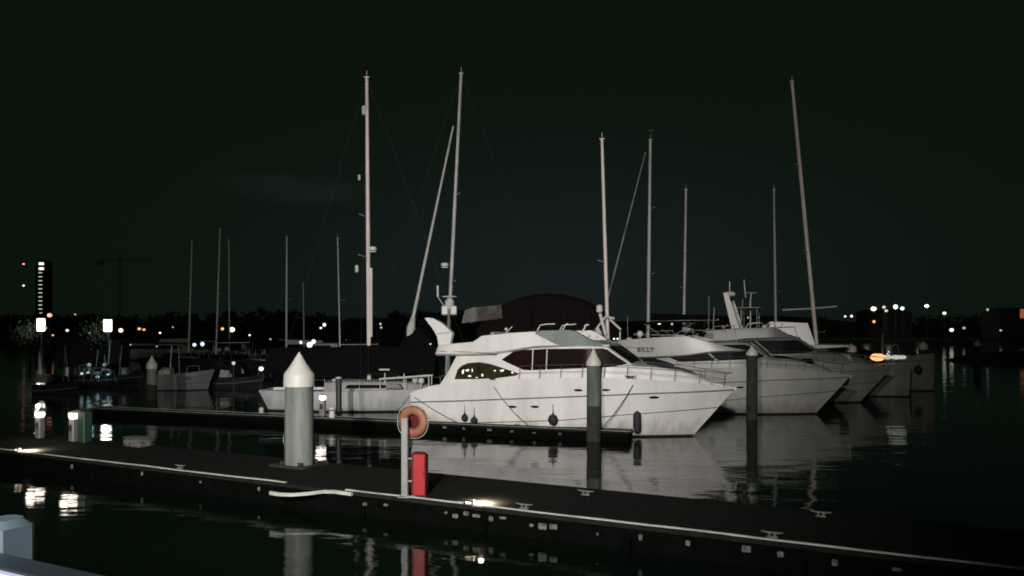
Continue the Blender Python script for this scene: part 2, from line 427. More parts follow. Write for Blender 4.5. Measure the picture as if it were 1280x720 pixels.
def cleat(p, rz, label, s=1.0, group='cleats along the walkway pontoon', mat='pad'):
    root = empty('mooring_cleat', p, rz, label, 'cleat', group)
    mb = MB(); mb.box((0, 0, .015 * s), (.2 * s, .1 * s, .03 * s), bev=.006)
    for sx in (-1, 1): mb.tube([(sx * .05 * s, 0, .02 * s), (sx * .05 * s, 0, .085 * s)], .02 * s, 8)
    mb.tube([(-.19 * s, 0, .1 * s), (-.1 * s, 0, .085 * s), (.1 * s, 0, .085 * s), (.19 * s, 0, .1 * s)], [.012 * s, .02 * s, .02 * s, .012 * s], 8)
    mb.build('cleat_body', mat, root)
    return root
for px, py, lab in [(965, 672, 'galvanised cleat on the near edge of the walkway pontoon at its right end'), (225, 586, 'galvanised cleat on the near edge of the walkway pontoon left of the big pile'),
                    (732, 619, 'galvanised cleat on the far edge of the walkway, below the white yacht'), (1026, 646, 'galvanised cleat on the far edge of the walkway at the right'), (655, 636, 'galvanised cleat near the lit patch on the walkway')]:
    u, v = wpx(px, py); cleat(wp(u, max(.12, min(2.6, v)), .502), QA, lab, .95)

# finger pontoon by the main yacht
FA = math.atan2(27.8 - 34.6, 2.8 + 15.9)
FZ = .36; FX, FY = 2.8 * 1.04, 27.8 * 1.04
finger = pontoon('finger_pontoon', (FX, FY), FA, -24, 1.3, .8, 'narrow dark finger pontoon beside the large white motor yacht', 'strip2', 9, FZ)
for v in (.06, .74):
    strip_seg(finger, [(-24 + 25.4 * i / 40, v, FZ + .014 + wob(i) * .4) for i in range(41)], 'strip2', .05, .02)
fd = Vector((math.cos(FA), math.sin(FA), 0)); fn = Vector((-math.sin(FA), math.cos(FA), 0))
def fp(u, v, z=None):
    if z is None: z = FZ
    p = Vector((FX, FY, 0)) + fd * u + fn * v; return Vector((p.x, p.y, z))
for i, px in enumerate([556, 580, 612, 640, 668, 700]):
    k = (px - 640) / F; u = (k * FY - FX) / (fd.x - k * fd.y)
    mb = MB(); mb.box((u, -.02, .2 + random.uniform(-.03, .03)), (random.uniform(.1, .18), .05, random.uniform(.06, .1)), bev=.015); mb.build('fender_pad', 'pad', finger)

# ------------------------------------------------------------------ piles
def pile(px, Y, ztip, d, label, body='conc', wet=1.2, cone=.55, collar=.28, zb=-3, X=None):
    p = Vector(((px - 640) / F * Y, Y, 0)); r = d / 2
    root = empty('mooring_pile', p, 0, label, 'pile', 'mooring piles')
    zc = ztip - cone
    mb = MB(); mb.lathe([(r, zb), (r, wet - .12 * random.random())], n=32); mb.build('weedy_base', 'weed', root) if wet > .2 else None
    mb = MB(); mb.lathe([(r * .995, max(wet, .0) - .05), (r, wet + .1), (r * .99, zc - collar + .02)], n=32); mb.build('shaft', body, root)
    mb = MB(); q = r * 1.07
    mb.lathe([(q, zc - collar), (q, zc - .02), (q * .96, zc + .03), (q * .5, zc + cone * .49), (q * .09, ztip - .03), (.01, ztip)], n=32); mb.build('conical_cap', 'cap', root)
    return root
pile(374, 20.6, 3.42, .73, 'thick grey-green pile with white conical cap rising from the walkway pontoon', wet=.2, cone=.58, collar=.3)
pile(742, 28.75, 3.33, .5, 'slender green pile with white conical cap in front of the large yacht', body='concd', wet=1.3, cone=.5, collar=.12)
pile(940, 35.5, 3.3, .48, 'dark pile with white conical cap in front of the second yacht hull', body='weed', wet=2.2, cone=.34, collar=.1)
pile(190, 46, 2.5, .56, 'grey pile with pale cap beside the small grey boat at left', body='conc', wet=.9, cone=.5, collar=.25)
pile(1064, 50, 3.15, .6, 'dark pile with pale cap behind the third bow', body='weed', wet=1.5, cone=.25, collar=.3)
pile(1154, 56, 3.2, .6, 'dark pile with pale cap behind the rightmost hull', body='weed', wet=1.5, cone=.3, collar=.3)
pile(1222, 80, 3.0, .6, 'distant lone pile with pale cap far right on open water', body='weed', wet=1.5, cone=.35, collar=.3)
pile(423.5, 34.6, 1.98, .25, 'short dark post on the finger pontoon behind the lit pedestal', body='metal', wet=.5, cone=.06, collar=.03)

# ------------------------------------------------------------------ main motor yacht and its sisters
def rot_text(body, parent, size, loc, rx, rz, mat, name='name_lettering'):
    cu = bpy.data.curves.new(name, 'FONT'); cu.body = body; cu.size = size; cu.extrude = .006; cu.align_x = 'CENTER'; cu.space_character = 1.15; cu.offset = .01
    o = bpy.data.objects.new(name, cu); C.objects.link(o)
    dg = bpy.context.evaluated_depsgraph_get(); me = bpy.data.meshes.new_from_object(o.evaluated_get(dg))
    bpy.data.objects.remove(o)
    ob = bpy.data.objects.new(name, me); C.objects.link(ob); me.materials.clear(); me.materials.append(M[mat])
    ob.location = loc; ob.rotation_euler = (rx, 0, rz); ob.parent = parent; return ob

def ring_poly(cx, cz, w, h, n=14): return [(cx + w / 2 * math.cos(2 * math.pi * k / n), cz + h / 2 * math.sin(2 * math.pi * k / n)) for k in range(n)]

TH = R(-20)
def motor_yacht(name, label, stem, k, mats, opt):
    """stem = world x,y of the stem at the waterline; k = size factor"""
    th = opt.get('th', TH)
    ox, oy = stem[0] - 10.8 * k * math.cos(th), stem[1] - 10.8 * k * math.sin(th)
    root = empty(name, (ox, oy, 0), th, label, 'motor yacht', 'motor yachts berthed side by side')
    K = lambda *a: tuple(v * k for v in a)
    sheer = [(x * k, z * k) for x, z in [(0, 1.42), (.4, 1.62), (1.3, 1.86), (2.7, 1.99), (4.3, 2.12), (7.4, 2.25), (9.2, 2.2), (10.6, 2.08), (12.37, 1.86)]]
    chine = [(x * k, z * k) for x, z in [(0, .22), (2, .3), (6.8, .6), (9.2, .86), (11.8, 1.06), (12.4, 1.1)]]
    knk = [(x * k, z * k) for x, z in [(0, 1.09), (2, 1.2), (7.4, 1.55), (9.2, 1.66), (12.4, 1.78)]]
    H = Hull(10.8 * k, 1.57 * k, 4.2 * k, sheer, chine, knk, um=.5, stern=.93, trans=-.05, pd=2.5, pw=1.9)
    hm, hs = mats
    H.build(root, (hm, 'antifoul', 'stripe'))
    mb = MB(); mb.box((-.35 * k, 0, .42 * k), (.8 * k, 3.3 * k, .12), bev=.04); mb.build('swim_platform', hm, root)
    # house
    st = [K(1.05, 1.6, 1.7, 1.72, 1.7), K(1.45, 1.6, 2.4, 1.75, 1.62), K(1.8, 1.6, 3.0, 1.78, 1.6), K(3.4, 1.7, 3.02, 1.8, 1.6), K(4.3, 1.8, 3.36, 1.8, 1.58),
          K(7.1, 1.9, 3.4, 1.76, 1.52), K(7.8, 1.95, 3.37, 1.68, 1.36), K(8.3, 1.95, 3.02, 1.58, 1.3), K(8.78, 1.95, 2.68, 1.48, 1.24), K(9.5, 1.9, 2.64, 1.3, 1.05), K(10.4, 1.85, 2.48, .98, .75), K(11.1, 1.8, 2.24, .6, .42), K(11.5, 1.8, 2.02, .3, .2)]
    G = House(st, .14 * k, .05 * k); G.build('deckhouse', hs, root)
    sides = (-1, 1)
    aft = [(x * k, z * k) for x, z in [(1.78, 2.04), (1.84, 2.36), (2.02, 2.56), (2.3, 2.68), (2.8, 2.73), (3.3, 2.66), (3.75, 2.53), (4.2, 2.4), (4.5, 2.31), (4.36, 2.23), (3.6, 2.13), (2.8, 2.07)]]
    fore = [(x * k, z * k) for x, z in [(3.72, 2.83), (4.28, 3.2), (5.55, 3.27), (7.78, 3.3), (8.24, 2.97), (8.6, 2.74), (8.1, 2.62), (7.4, 2.58), (4.7, 2.44)]]
    for sg in sides:
        w = G.window(aft, opt.get('glassA', 'glass2'), root, 'side_window', sg)
        w2 = G.window(fore, opt.get('glassF', 'glass'), root, 'side_window', sg)
        for x in ((5.0, 5.56) if opt.get('div', True) else ()):
            mb = MB(); y1, y2 = G.w(x * k, 2.5 * k), G.w(x * k, 3.25 * k)
            mb.tube([(x * k, sg * (y1 + .018), 2.47 * k), (x * k, sg * (y2 + .018), 3.24 * k)], .022, 6); mb.build('window_bar', hm, w2)
        if opt.get('div') is False:   # raked pillar
            mb = MB(); mb.tube([(5.6 * k, sg * (G.w(5.6 * k, 3.2 * k) + .02), 3.25 * k), (6.5 * k, sg * (G.w(6.5 * k, 2.5 * k) + .02), 2.48 * k)], .05, 6); mb.build('window_bar', hm, w2)
    # windscreen on the sloping front
    mb = MB(); rows = []
    for i in range(9):
        x = (7.86 + .86 * i / 8) * k; _, zb, zt, wb, wt = G.stn(x); wt -= .13 * k
        rows.append([(x, wt * q, zt + .05 * k * (1 - q * q) * .9 + .022) for q in (-1, -.6, -.2, .2, .6, 1)])
    mb.loft(rows, closed=False); mb.build('windscreen', opt.get('glassF', 'glass2'), root)
    mb = MB(); rows = []
    for i in range(9):
        x = (9.12 + 1.75 * i / 8) * k; _, zb, zt, wb, wt = G.stn(x); q_ = (wt - .12 * k) * math.sin(math.pi * (.12 + .84 * i / 8)) ** .5
        rows.append([(x, q_ * q, zt + .05 * k * (1 - (q_ * q / wt) ** 2) * .95 + .02) for q in (-1, -.5, 0, .5, 1)])
    mb.loft(rows, closed=False); mb.build('foredeck_sunpad', 'hatch', root)
    # flybridge: coaming with an open well
    fs = opt.get('fly') or [(.88, 2.96, 3.06, 1.6), (1.0, 2.96, 3.3, 1.72), (1.1, 2.96, 3.4, 1.78), (1.6, 2.97, 3.44, 1.84), (2.6, 3.0, 3.53, 1.86), (2.97, 3.02, 3.77, 1.84), (4.14, 3.14, 3.88, 1.8), (5.07, 3.3, 3.93, 1.76), (6.5, 3.36, 3.96, 1.66), (6.7, 3.37, 3.9, 1.6), (7.2, 3.37, 3.6, 1.48), (7.7, 3.36, 3.44, 1.25), (7.85, 3.36, 3.4, 1.1)]
    fl = opt.get('zf', 3.32); rings = []
    xs = []
    for a, b in zip(fs, fs[1:]):
        n = max(1, int((b[0] - a[0]) / .3)); xs += [tuple(p + (q - p) * i / n for p, q in zip(a, b)) for i in range(n)]
    xs.append(fs[-1])
    for x, zb, zt, w in xs:
        zi = zt - .01 if (x < 1.25 or x > opt.get('wellend', 6.9)) else min(zt - .01, max(fl, zb + .06))
        half = [(w - .12, zb), (w, zb + .08), (w - .01, (zb + .08) * .5 + (zt - .02) * .5), (w - .05, zt - .02), (w - .08, zt), (w - .16, zt), (w - .2, zi), (0, zi + .01)]
        rings.append([(x * k, -y * k, z * k) for y, z in half] + [(x * k, y * k, z * k) for y, z in reversed(half[:-1])])
    mb = MB(); mb.loft(rings); fly = mb.build('flybridge', opt.get('flymat', hm), root)
    # moulded line along the fly side
    for sg in sides:
        mb = MB(); mb.tube([(x * k, sg * (lerp([(a[0], a[3]) for a in fs], x) + .004) * k, z * k) for x, z in ((1.15, 3.14), (2.2, 3.13), (3.1, 3.1), (3.6, 3.04))], .014, 5); mb.build('moulding', 'rub', fly)
    if opt.get('wing', True):
        poly = [(x * k, z * k) for x, z in [(.45, 4.46), (.62, 4.48), (.85, 4.43), (1.19, 4.26), (1.45, 4.06), (1.66, 3.87), (1.56, 3.42), (1.06, 3.36), (1.0, 3.72), (.86, 3.95), (.72, 4.13)]]
        for sg in (-1,):
            mb = MB(); mb.prism(poly, sg * 1.68 * k, sg * 1.48 * k); mb.build('arch_wing', hm, root)
            mb = MB(); mb.tube([(1.0 * k, sg * 1.69 * k, 3.83 * k), (1.62 * k, sg * 1.69 * k, 3.9 * k)], .012, 5); mb.build('moulding', 'rub', root)
    if opt.get('smoke', True):
        for sg in sides:
            mb = MB(); rr = []
            for x in [5.15 + i * .25 for i in range(11)]:
                w = lerp([(a[0], a[3]) for a in fs], x); zt = lerp([(a[0], a[2]) for a in fs], x); z0 = max(3.4, 3.84 - max(0, x - 5.15) * .5)
                z0 = min(z0, zt - .03); rr.append([(x * k, sg * (w + .02) * k, z0 * k), (x * k, sg * (w + .01) * k, ((z0 + zt) / 2) * k), (x * k, sg * (w - .03) * k, (zt + .02) * k), (x * k, sg * (w - .15) * k, (zt + .035) * k)])
                rr[-1] = rr[-1] + [(a, b - sg * .03, c) for a, b, c in reversed(rr[-1])]
            mb.loft(rr); mb.build('wind_deflector', 'smoke', root)
    if opt.get('flyrail', True):
        for xa, xb in ((5.1, 5.85), (6.1, 6.3)):
            mb = MB()
            for y in (-1.5, 1.5): mb.tube([(xa * k, y * k, 3.9 * k), ((xa + .16) * k, y * k, 4.17 * k), ((xa + .3) * k, y * k, 4.2 * k), (xb * k, y * k, 4.22 * k)], .022, 6)
            mb.build('grab_rail', 'plast', root)
        mb = MB(); mb.box((3.3 * k, 0, 3.5 * k), (.5 * k, 1.9 * k, .4 * k), bev=.05); mb.box((3.05 * k, 0, 3.76 * k), (.14 * k, 1.9 * k, .3 * k), bev=.04); mb.build('fly_seat', 'deck', root)
        mb = MB(); mb.box((5.9 * k, -.5 * k, 3.6 * k), (.5 * k, .9 * k, .6 * k), taper=.8, bev=.05); mb.build('helm_console', 'deck', root)
        mb = MB(); mb.tube([(6.85 * k, -1.2 * k, 3.9 * k), (6.95 * k, -1.2 * k, 4.12 * k)], .03, 6); mb.ball((6.96 * k, -1.2 * k, 4.14 * k), .05); mb.build('spotlight', 'plast', root)
        mb = MB(); mb.tube([(3.95 * k, -1.75 * k, 3.88 * k), (4.2 * k, -1.72 * k, 4.12 * k)], .018, 6); mb.ball((3.95 * k, -1.72 * k, 4.02 * k), .06); mb.build('horn', 'plast', root)
    rails(H, root, 4.6 * k, 12.0 * k, 9, h=.5, mat='wire')
    # portholes
    for x, z, w in opt.get('ports', []):
        for sg in sides: H.patch(root, 'porthole', 'glass2', x * k, z * k, w * k, w * .28 * k, sg)
    return root, H, G

sz1 = frame_inv(-3.3487, 33.7938, TH)
ports = []
for px, py, w in [(639, 509, .34), (667, 509, .34), (722, 488, .34), (756, 488, .3), (815, 498, .36)]:
    s, z = sz1(px, py, 2.1 if px < 800 else 1.85); ports.append((s, z, w))
y1, H1, G1 = motor_yacht('motor_yacht', 'largest white motor yacht nearest the camera with swept arch wing and maroon tinted windows', (6.8, 30.1), 1.0, ('gel', 'gel'), dict(ports=ports, glassA='olive'))
M['wglint'] = lamp_mat('painted_reflection', (1, .92, .66), .62)  # glowing blobs on the aft window paint in reflections of the quay
aftw = [o for o in y1.children if o.name.startswith('side_window')][0]
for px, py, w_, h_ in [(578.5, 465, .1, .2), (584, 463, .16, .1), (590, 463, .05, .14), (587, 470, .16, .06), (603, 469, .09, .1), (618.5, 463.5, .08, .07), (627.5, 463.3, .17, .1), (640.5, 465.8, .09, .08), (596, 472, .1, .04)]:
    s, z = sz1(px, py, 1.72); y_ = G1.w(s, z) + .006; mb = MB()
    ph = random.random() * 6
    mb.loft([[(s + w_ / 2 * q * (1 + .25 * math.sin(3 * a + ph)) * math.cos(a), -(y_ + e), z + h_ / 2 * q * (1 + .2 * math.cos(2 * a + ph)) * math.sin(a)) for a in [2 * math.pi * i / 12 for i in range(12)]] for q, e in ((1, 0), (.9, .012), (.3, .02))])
    mb.build('painted_reflection', 'wglint', aftw)
y1root = y1

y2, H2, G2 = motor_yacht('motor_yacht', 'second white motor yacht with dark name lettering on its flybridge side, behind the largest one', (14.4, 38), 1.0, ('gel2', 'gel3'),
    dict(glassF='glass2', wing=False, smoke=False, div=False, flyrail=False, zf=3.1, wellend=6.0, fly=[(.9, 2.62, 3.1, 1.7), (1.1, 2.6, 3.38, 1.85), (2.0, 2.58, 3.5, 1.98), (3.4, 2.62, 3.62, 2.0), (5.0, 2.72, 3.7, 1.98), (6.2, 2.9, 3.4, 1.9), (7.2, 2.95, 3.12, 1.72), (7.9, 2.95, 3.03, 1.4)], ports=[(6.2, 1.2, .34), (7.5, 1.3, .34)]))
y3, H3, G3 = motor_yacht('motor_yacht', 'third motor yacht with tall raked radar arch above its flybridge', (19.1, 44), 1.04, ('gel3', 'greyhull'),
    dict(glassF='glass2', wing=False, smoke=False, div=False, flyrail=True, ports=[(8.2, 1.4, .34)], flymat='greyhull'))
# letters on yacht 2
s, z = frame_inv(y2.location.x, y2.location.y, TH)(807, 439.6, 2.0)
rot_text('BILLY', y2, .3, (s, -2.035, z - .0), R(90), 0, 'lettering')

# tall arch of yacht 3
sz3 = frame_inv(y3.location.x, y3.location.y, TH)
for sg in (-1, 1):
    p = [sz3(*q, 1.5) for q in ((904, 366), (910, 366), (924, 410), (915, 412))]
    mb = MB(); mb.prism(p, sg * 1.62, sg * 1.5); mb.build('arch_leg', 'gel2', y3)
a, b = sz3(907, 370, 1.5)
mb = MB(); mb.box((a + .1, 0, b), (.4, 3.1, .1), bev=.03); mb.build('arch_bar', 'gel3', y3)
mb = MB(); mb.tube([(a + .1, 0, b), (a + .1, 0, b + .9)], .03); mb.lathe([(.05, 0), (.28, .05), (.3, .16), (.22, .25), (.02, .28)], (a + .1, .5, b + .06)); mb.build('radar_dome', 'plast', y3)
mb = MB()
for (q0_, q1_) in (((930, 350), (932, 372)), ((932, 366), (946, 366)), ((939, 366), (938, 376))):
    s0, z0 = sz3(*q0_, 0); s1, z1 = sz3(*q1_, 0); mb.tube([(s0, 0, z0), (s1, 0, z1)], .04, 6)
s0, z0 = sz3(938, 376, 0); mb.tube([(s0, 0, z0), (s0, 0, 3.9)], .05, 6)
mb.build('antenna', 'galv', y3)
# bimini on y3
s0, z0 = sz3(926, 386, 1.3); s1, z1 = sz3(946, 383, 1.3)
mb = MB(); mb.box(((s0 + s1) / 2, 0, (z0 + z1) / 2), (s1 - s0 + .4, 2.6, .05), bev=.02); mb.build('bimini_top', 'gel3', y3)
for sg in (-1, 1):
    for s_ in (s0, s1):
        mb = MB(); mb.tube([(s_, sg * 1.25, 3.8), (s_, sg * 1.25, z0)], .02, 5); mb.build('bimini_leg', 'steel', y3)

# ------------------------------------------------------------------ radar pole & arch things on motor boats behind
def sailboat(label, X, Y, heading, L, B, hullmat, mast, top, base, width=.18, mmat='alu', freeb=1.05, name='sailboat', coach=True, boom=None, cover='canvas', stays=(), spreaders=(), group='sailing boats in the marina', extra=None, stern_to_mast=.58, rake=.14):
    """X,Y = position of the mast foot; top/base = world points of the mast"""
    base = Vector(base); top = Vector(top)
    root = empty(name, (base.x - stern_to_mast * L * math.cos(heading), base.y - stern_to_mast * L * math.sin(heading), 0), heading, label, 'sailboat', group)
    inv = Matrix.Translation(root.location) @ Matrix.Rotation(heading, 4, 'Z'); inv.invert()
    b, t = inv @ base, inv @ top
    H = Hull(L - rake * L, L * rake, B, [(0, freeb * .95), (L * .4, freeb * .93), (L * .8, freeb * 1.05), (L, freeb * 1.18)], chine=[(0, .12), (L, .3)], um=.45, stern=.62, trans=-.45, pd=2.0, pw=1.6)
    H.build(root, (hullmat, 'antifoul', hullmat), rubrail=False)
    if coach:
        z = freeb * .9
        G = House([(L * .26, z, z + .42, B * .3, B * .26), (L * .34, z, z + .5, B * .32, B * .27), (L * .6, z, z + .46, B * .28, B * .23), (L * .72, z, z + .3, B * .18, B * .12), (L * .76, z, z + .1, B * .12, B * .08)], .1)
        G.build('coachroof', 'deck' if hullmat != 'navy' else 'canvas', root)
        for sg in (-1, 1): G.window([(L * .36, z + .15), (L * .37, z + .33), (L * .56, z + .32), (L * .58, z + .17)], 'glass2', root, 'side_window', sg)
    # mast continues down to the deck
    d = (t - b).normalized(); foot = b - d * ((b.z - freeb) / max(d.z, .1))
    mb = MB(); n = 10
    mb.tube([foot.lerp(t, i / n) for i in range(n + 1)], [width / 2 * (1 - .22 * max(0, i / n - .5) * 2) for i in range(n + 1)], 12)
    m = mb.build('mast', mmat, root)
    mb = MB(); mb.tube([t, t + Vector((0, 0, .35))], .015, 5); mb.box((t.x, t.y, t.z + .02), (.26, .12, .06), bev=.01); mb.build('masthead', mmat, m)
    Lm = (t - foot).length
    for f, w in spreaders:
        mb = MB(); p = foot + d * Lm * f; mb.tube([p + Vector((-.25, -w, .06)), p, p + Vector((-.25, w, .06))], .022, 6); mb.build('spreader', 'alug', m)
    if stays:
        mb = MB(); bow = Vector((L * .97, 0, freeb * 1.2)); st = Vector((0, 0, freeb))
        mb.tube([t, bow], .005, 4); mb.tube([t, st], .004, 4)
        for sg in (-1, 1): mb.tube([t, (foot.x - .1, sg * B * .46, freeb)], .004, 4)
        for sg in (-1, 1): mb.tube([foot + d * Lm * .55, (foot.x + .3, sg * B * .44, freeb)], .004, 4)
        mb.build('rigging', 'wire', root)
    if boom:
        z, ln, r = boom; p = foot + d * ((z - foot.z) / d.z)
        mb = MB(); mb.tube([p, (p.x - ln, 0, z + .05)], .06, 8); bo = mb.build('boom', 'alug', root)
        mb = MB(); N = 12; rg = []
        for i in range(N + 1):
            u = i / N; rr = r * (1 - .35 * u) * (1 + .06 * math.sin(9 * u)); x = p.x - .1 - (ln - .2) * u
            rg.append([(x, rr * .55 * math.sin(a), z + .12 + rr * .7 * math.cos(a) * (1.2 if math.cos(a) > 0 else .55)) for a in [2 * math.pi * q / 12 for q in range(12)]])
        mb.loft(rg); mb.build('sail_cover', cover, bo)
    if L > 8:
        mb = MB()
        for sg in (-1, 1):
            pts = []
            for i in range(8):
                x = L * (.08 + .84 * i / 7); z = smooth_lerp(H.sheer, x); y = sg * max(H.b(x, z) - .08, .02)
                mb.tube([(x, y, z - .05), (x, y, z + .55)], .012, 5); pts.append((x, y, z + .55))
            mb.tube(pts, .006, 4)
        mb.build('guard_rail', 'steel', root)
    return root, H, inv

A_root, HA, invA = sailboat('white sailing yacht with long black boom awning behind the stern of the largest motor yacht', 0, 40, R(-3), 10.6, 3.2, 'gelc', None, at(458.5, 97, 40), at(461, 423, 40), .21, 'alu', 1.08, boom=None, coach=True, stays=True, spreaders=((.55, .7), (.42, .95)), stern_to_mast=.45)
# black awning/sail bag along its boom
mb = MB(); rg = []
xm = .45 * 10.6
for i in range(15):
    u = i / 14; x = -.3 + 8.5 * u; hw = .85 + .12 * math.sin(math.pi * u); zt = 3.2 - .25 * abs(u - .6) + .03 * math.sin(14 * u); zb = 1.85 + .05 * math.sin(11 * u)
    rg.append([(x, -hw, zb), (x, -hw * .9, zb + .35), (x, -hw * .35, zt - .25), (x, -.08, zt), (x, .08, zt), (x, hw * .35, zt - .25), (x, hw * .9, zb + .35), (x, hw, zb)])
mb.loft(rg, closed=True); mb.build('boom_awning', 'canvas', A_root)
# gear on mast A
def mast_gear(root, inv, items):
    for name, px, py, Y, s, mat in items:
        p = inv @ at(px, py, Y); mb = MB()
        if name == 'radar_dome':
            mb.lathe([(.04, -.1), (s * .9, -.08), (s, 0), (s * .9, .09), (.03, .12)], p, 16); mb.box((p.x - .0, p.y, p.z - .14), (s * 1.6, .1, .05), bev=.01)
        elif name == 'radar_reflector':
            mb.lathe([(.03, -s * 1.2), (s * .55, -s), (s * .6, s), (.03, s * 1.2)], p, 12)
        else:
            mb.box(p, (s, s * .8, s * 1.6), bev=s * .15)
        mb.build(name, mat, root)
mast_gear(A_root, invA, [('radar_dome', 466, 311, 40, .2, 'plast'), ('radar_reflector', 455, 138, 40, .2, 'alug'), ('radar_reflector', 446, 336, 40, .16, 'alug'), ('radar_reflector', 449, 222, 40, .12, 'alug')])
p0, p1 = invA @ at(463.8, 335, 40), invA @ at(463.8, 421, 40)
mb = MB(); mb.tube([p0, p1], .075, 8); mb.build('mast_track', 'alu', A_root)
# cockpit bits on A
for px, py, w, h in [(505, 465, .5, .08), (481, 462, .55, .1), (421, 475, .4, .12), (536, 464, .6, .07)]:
    p = invA @ at(px, py, 39.2); mb = MB(); mb.box((p.x, p.y, p.z), (w, .35, h), bev=.03); mb.tube([(p.x, p.y, p.z), (p.x, p.y, 1.0)], .03, 6); mb.build('deck_winch', 'plast', A_root)
pa, pb = invA @ at(474, 474, 39), invA @ at(541, 469, 39)
mb = MB(); mb.tube([pa, pb], .05, 8)
for t in (.02, .5, .98):
    q = pa.lerp(pb, t); mb.tube([q, (q.x, q.y, 1.0)], .02, 6)
mb.build('grab_bar', 'plast', A_root)

B_root, HB, invB = sailboat('tall raked mast sailboat with furled headsail behind the arch wing of the largest yacht', 0, 44, R(183), 12.5, 3.6, 'navy', None, at(576.5, 92, 44), at(563, 370, 44), .2, 'alug', 1.15, stays=True, spreaders=((.32, 1.0), (.6, .8)), boom=(2.6, 4.2, .3), cover='canvas', stern_to_mast=.56)
mast_gear(B_root, invB, [('radar_dome', 556, 331, 44, .22, 'plast')])
def furled(root, inv, p0, p1, r, bulge=None, mat='sailw'):
    a, b = inv @ p0, inv @ p1; mb = MB(); N = 16; pts = [a.lerp(b, i / N) for i in range(N + 1)]
    mb.tube(pts, [r * (.55 + .55 * (i / N)) * (1.0 + (1.6 if bulge and bulge[0] <= i / N <= bulge[1] else 0)) for i in range(N + 1)], 8)
    return mb.build('furled_headsail', mat, root)
furled(B_root, invB, at(566.5, 158, 44), at(510, 428, 43), .085, (.88, .95))
# hull-mounted cabin hood of boat B (black)
mb = MB(); rg = []
pc = invB @ at(522, 430, 43.2)
for i in range(9):
    a = math.pi * i / 8; x = pc.x - 1.05 * math.cos(a); h = 2.25 + 1.9 * math.sin(a) ** .7; w = 1.1
    rg.append([(x, -w, 1.1), (x, -w * .95, h - .35), (x, -w * .6, h), (x, w * .6, h), (x, w * .95, h - .35), (x, w, 1.1)])
mb.loft(rg); mb.build('spray_hood', 'canvas', B_root)
mb = MB(); pq = invB @ at(538, 345, 43); pz = invB @ at(552, 402, 42.6)
# satellite / radar post of a motor cruiser at depth 37
PX = empty('radar_mast_boat', (0, 0, 0), 0)
bpy.data.objects.remove(PX)

def cruiser(label, stem, th, L, B, hullmat, roof, rk=.12, fb=1.6, group='motor cruisers in the second row', canopy='maroon', win='vinyl'):
    root = empty('motor_cruiser', (stem[0] - L * (1 - rk) * math.cos(th), stem[1] - L * (1 - rk) * math.sin(th), 0), th, label, 'motor cruiser', group)
    H = Hull(L * (1 - rk), L * rk, B, [(0, 1.1), (L * .4, 1.2 + (fb - 1.6) * .6), (L, fb)], um=.45, stern=.9, pd=2.3); H.build(root, (hullmat, 'antifoul', hullmat))
    x0, x1, z0, z1 = roof
    st = []
    for i in range(13):
        u = i / 12; e = math.sin(math.pi * min(max(u, .02), .98)) ** .38
        st.append((x0 + (x1 - x0) * u, 1.1, z0 + (z1 - z0) * e, B * .44, B * (.3 + .1 * e)))
    G = House(st, .3, .08); G.build('canopy', canopy, root)
    return root, H, G
# dark boat with maroon canopy behind the yacht
th = R(-10); Yc = 45
c1 = at(722, 412, Yc)
canR, HC, GC = cruiser('dark cruiser under a large domed maroon canopy with a clear panel behind the largest yacht', (c1.x + 3.5, 43.5), R(-8), 12.5, 3.8, 'navy', (2.0, 9.6, 3.2, 5.9))
invC = (Matrix.Translation(canR.location) @ Matrix.Rotation(R(-8), 4, 'Z')).inverted()
szc = frame_inv(canR.location.x, canR.location.y, R(-8))
poly = [szc(*q, 1.6) for q in ((576, 404), (579, 388), (590, 384), (627, 381), (628, 398), (600, 401))]
for sg in (-1, 1): GC.window(poly, 'vinyl', canR, 'clear_panel', sg, eps=.02)

for x_ in (3.4, 5.0, 6.6, 8.2):
    _, zb_, zt_, wb_, wt_ = GC.stn(x_); mb = MB(); mb.tube([(x_, -wb_ - .02, zb_), (x_, -wt_ - .02, zt_ - .4), (x_, -wt_ * .8, zt_ - .02), (x_, 0, zt_ + .1), (x_, wt_ * .8, zt_ - .02), (x_, wt_ + .02, zt_ - .4), (x_, wb_ + .02, zb_)], .03, 6); mb.build('canopy_hoop', 'canvas', canR)
# radar post assembly standing on the cruiser
szr = at(562, 400, 38)
def radar_post(name_label, px, Ypos, pts_base, items, height_px, mat='plast'):
    p = at(px, height_px, Ypos)
    return p
# third: sailing/motor vessel whose equipment post shows above the arch wing -> part of boat B's stern arch
q = lambda px, py, Y=42.4: invB @ at(px, py, Y)
mb = MB()
a = q(562, 371); mb.lathe([(.03, -.03), (.4, -.03), (.42, .03), (.05, .06)], a, 16); mb.build('radar_scanner', 'plast', B_root)
mb = MB(); a = q(562, 379); mb.lathe([(.12, -.3), (.24, -.12), (.25, .1), (.1, .3)], a, 14); mb.build('radar_dome', 'plast', B_root)
for px in (556, 567):
    mb = MB(); a = q(px, 388); mb.box(a, (.34, .3, .5), bev=.05); mb.build('equipment_box', 'plast', B_root)
mb = MB(); a = q(561, 394); mb.tube([(a.x, a.y, 1.2), (a.x, a.y, a.z + .6)], .07, 8); mb.build('equipment_post', 'galv', B_root)
mb = MB(); mb.tube([q(547, 357), q(547.4, 371)], .06, 8); mb.tube([q(547.4, 371), q(556, 384)], .02, 6); mb.build('antenna', 'plast', B_root)

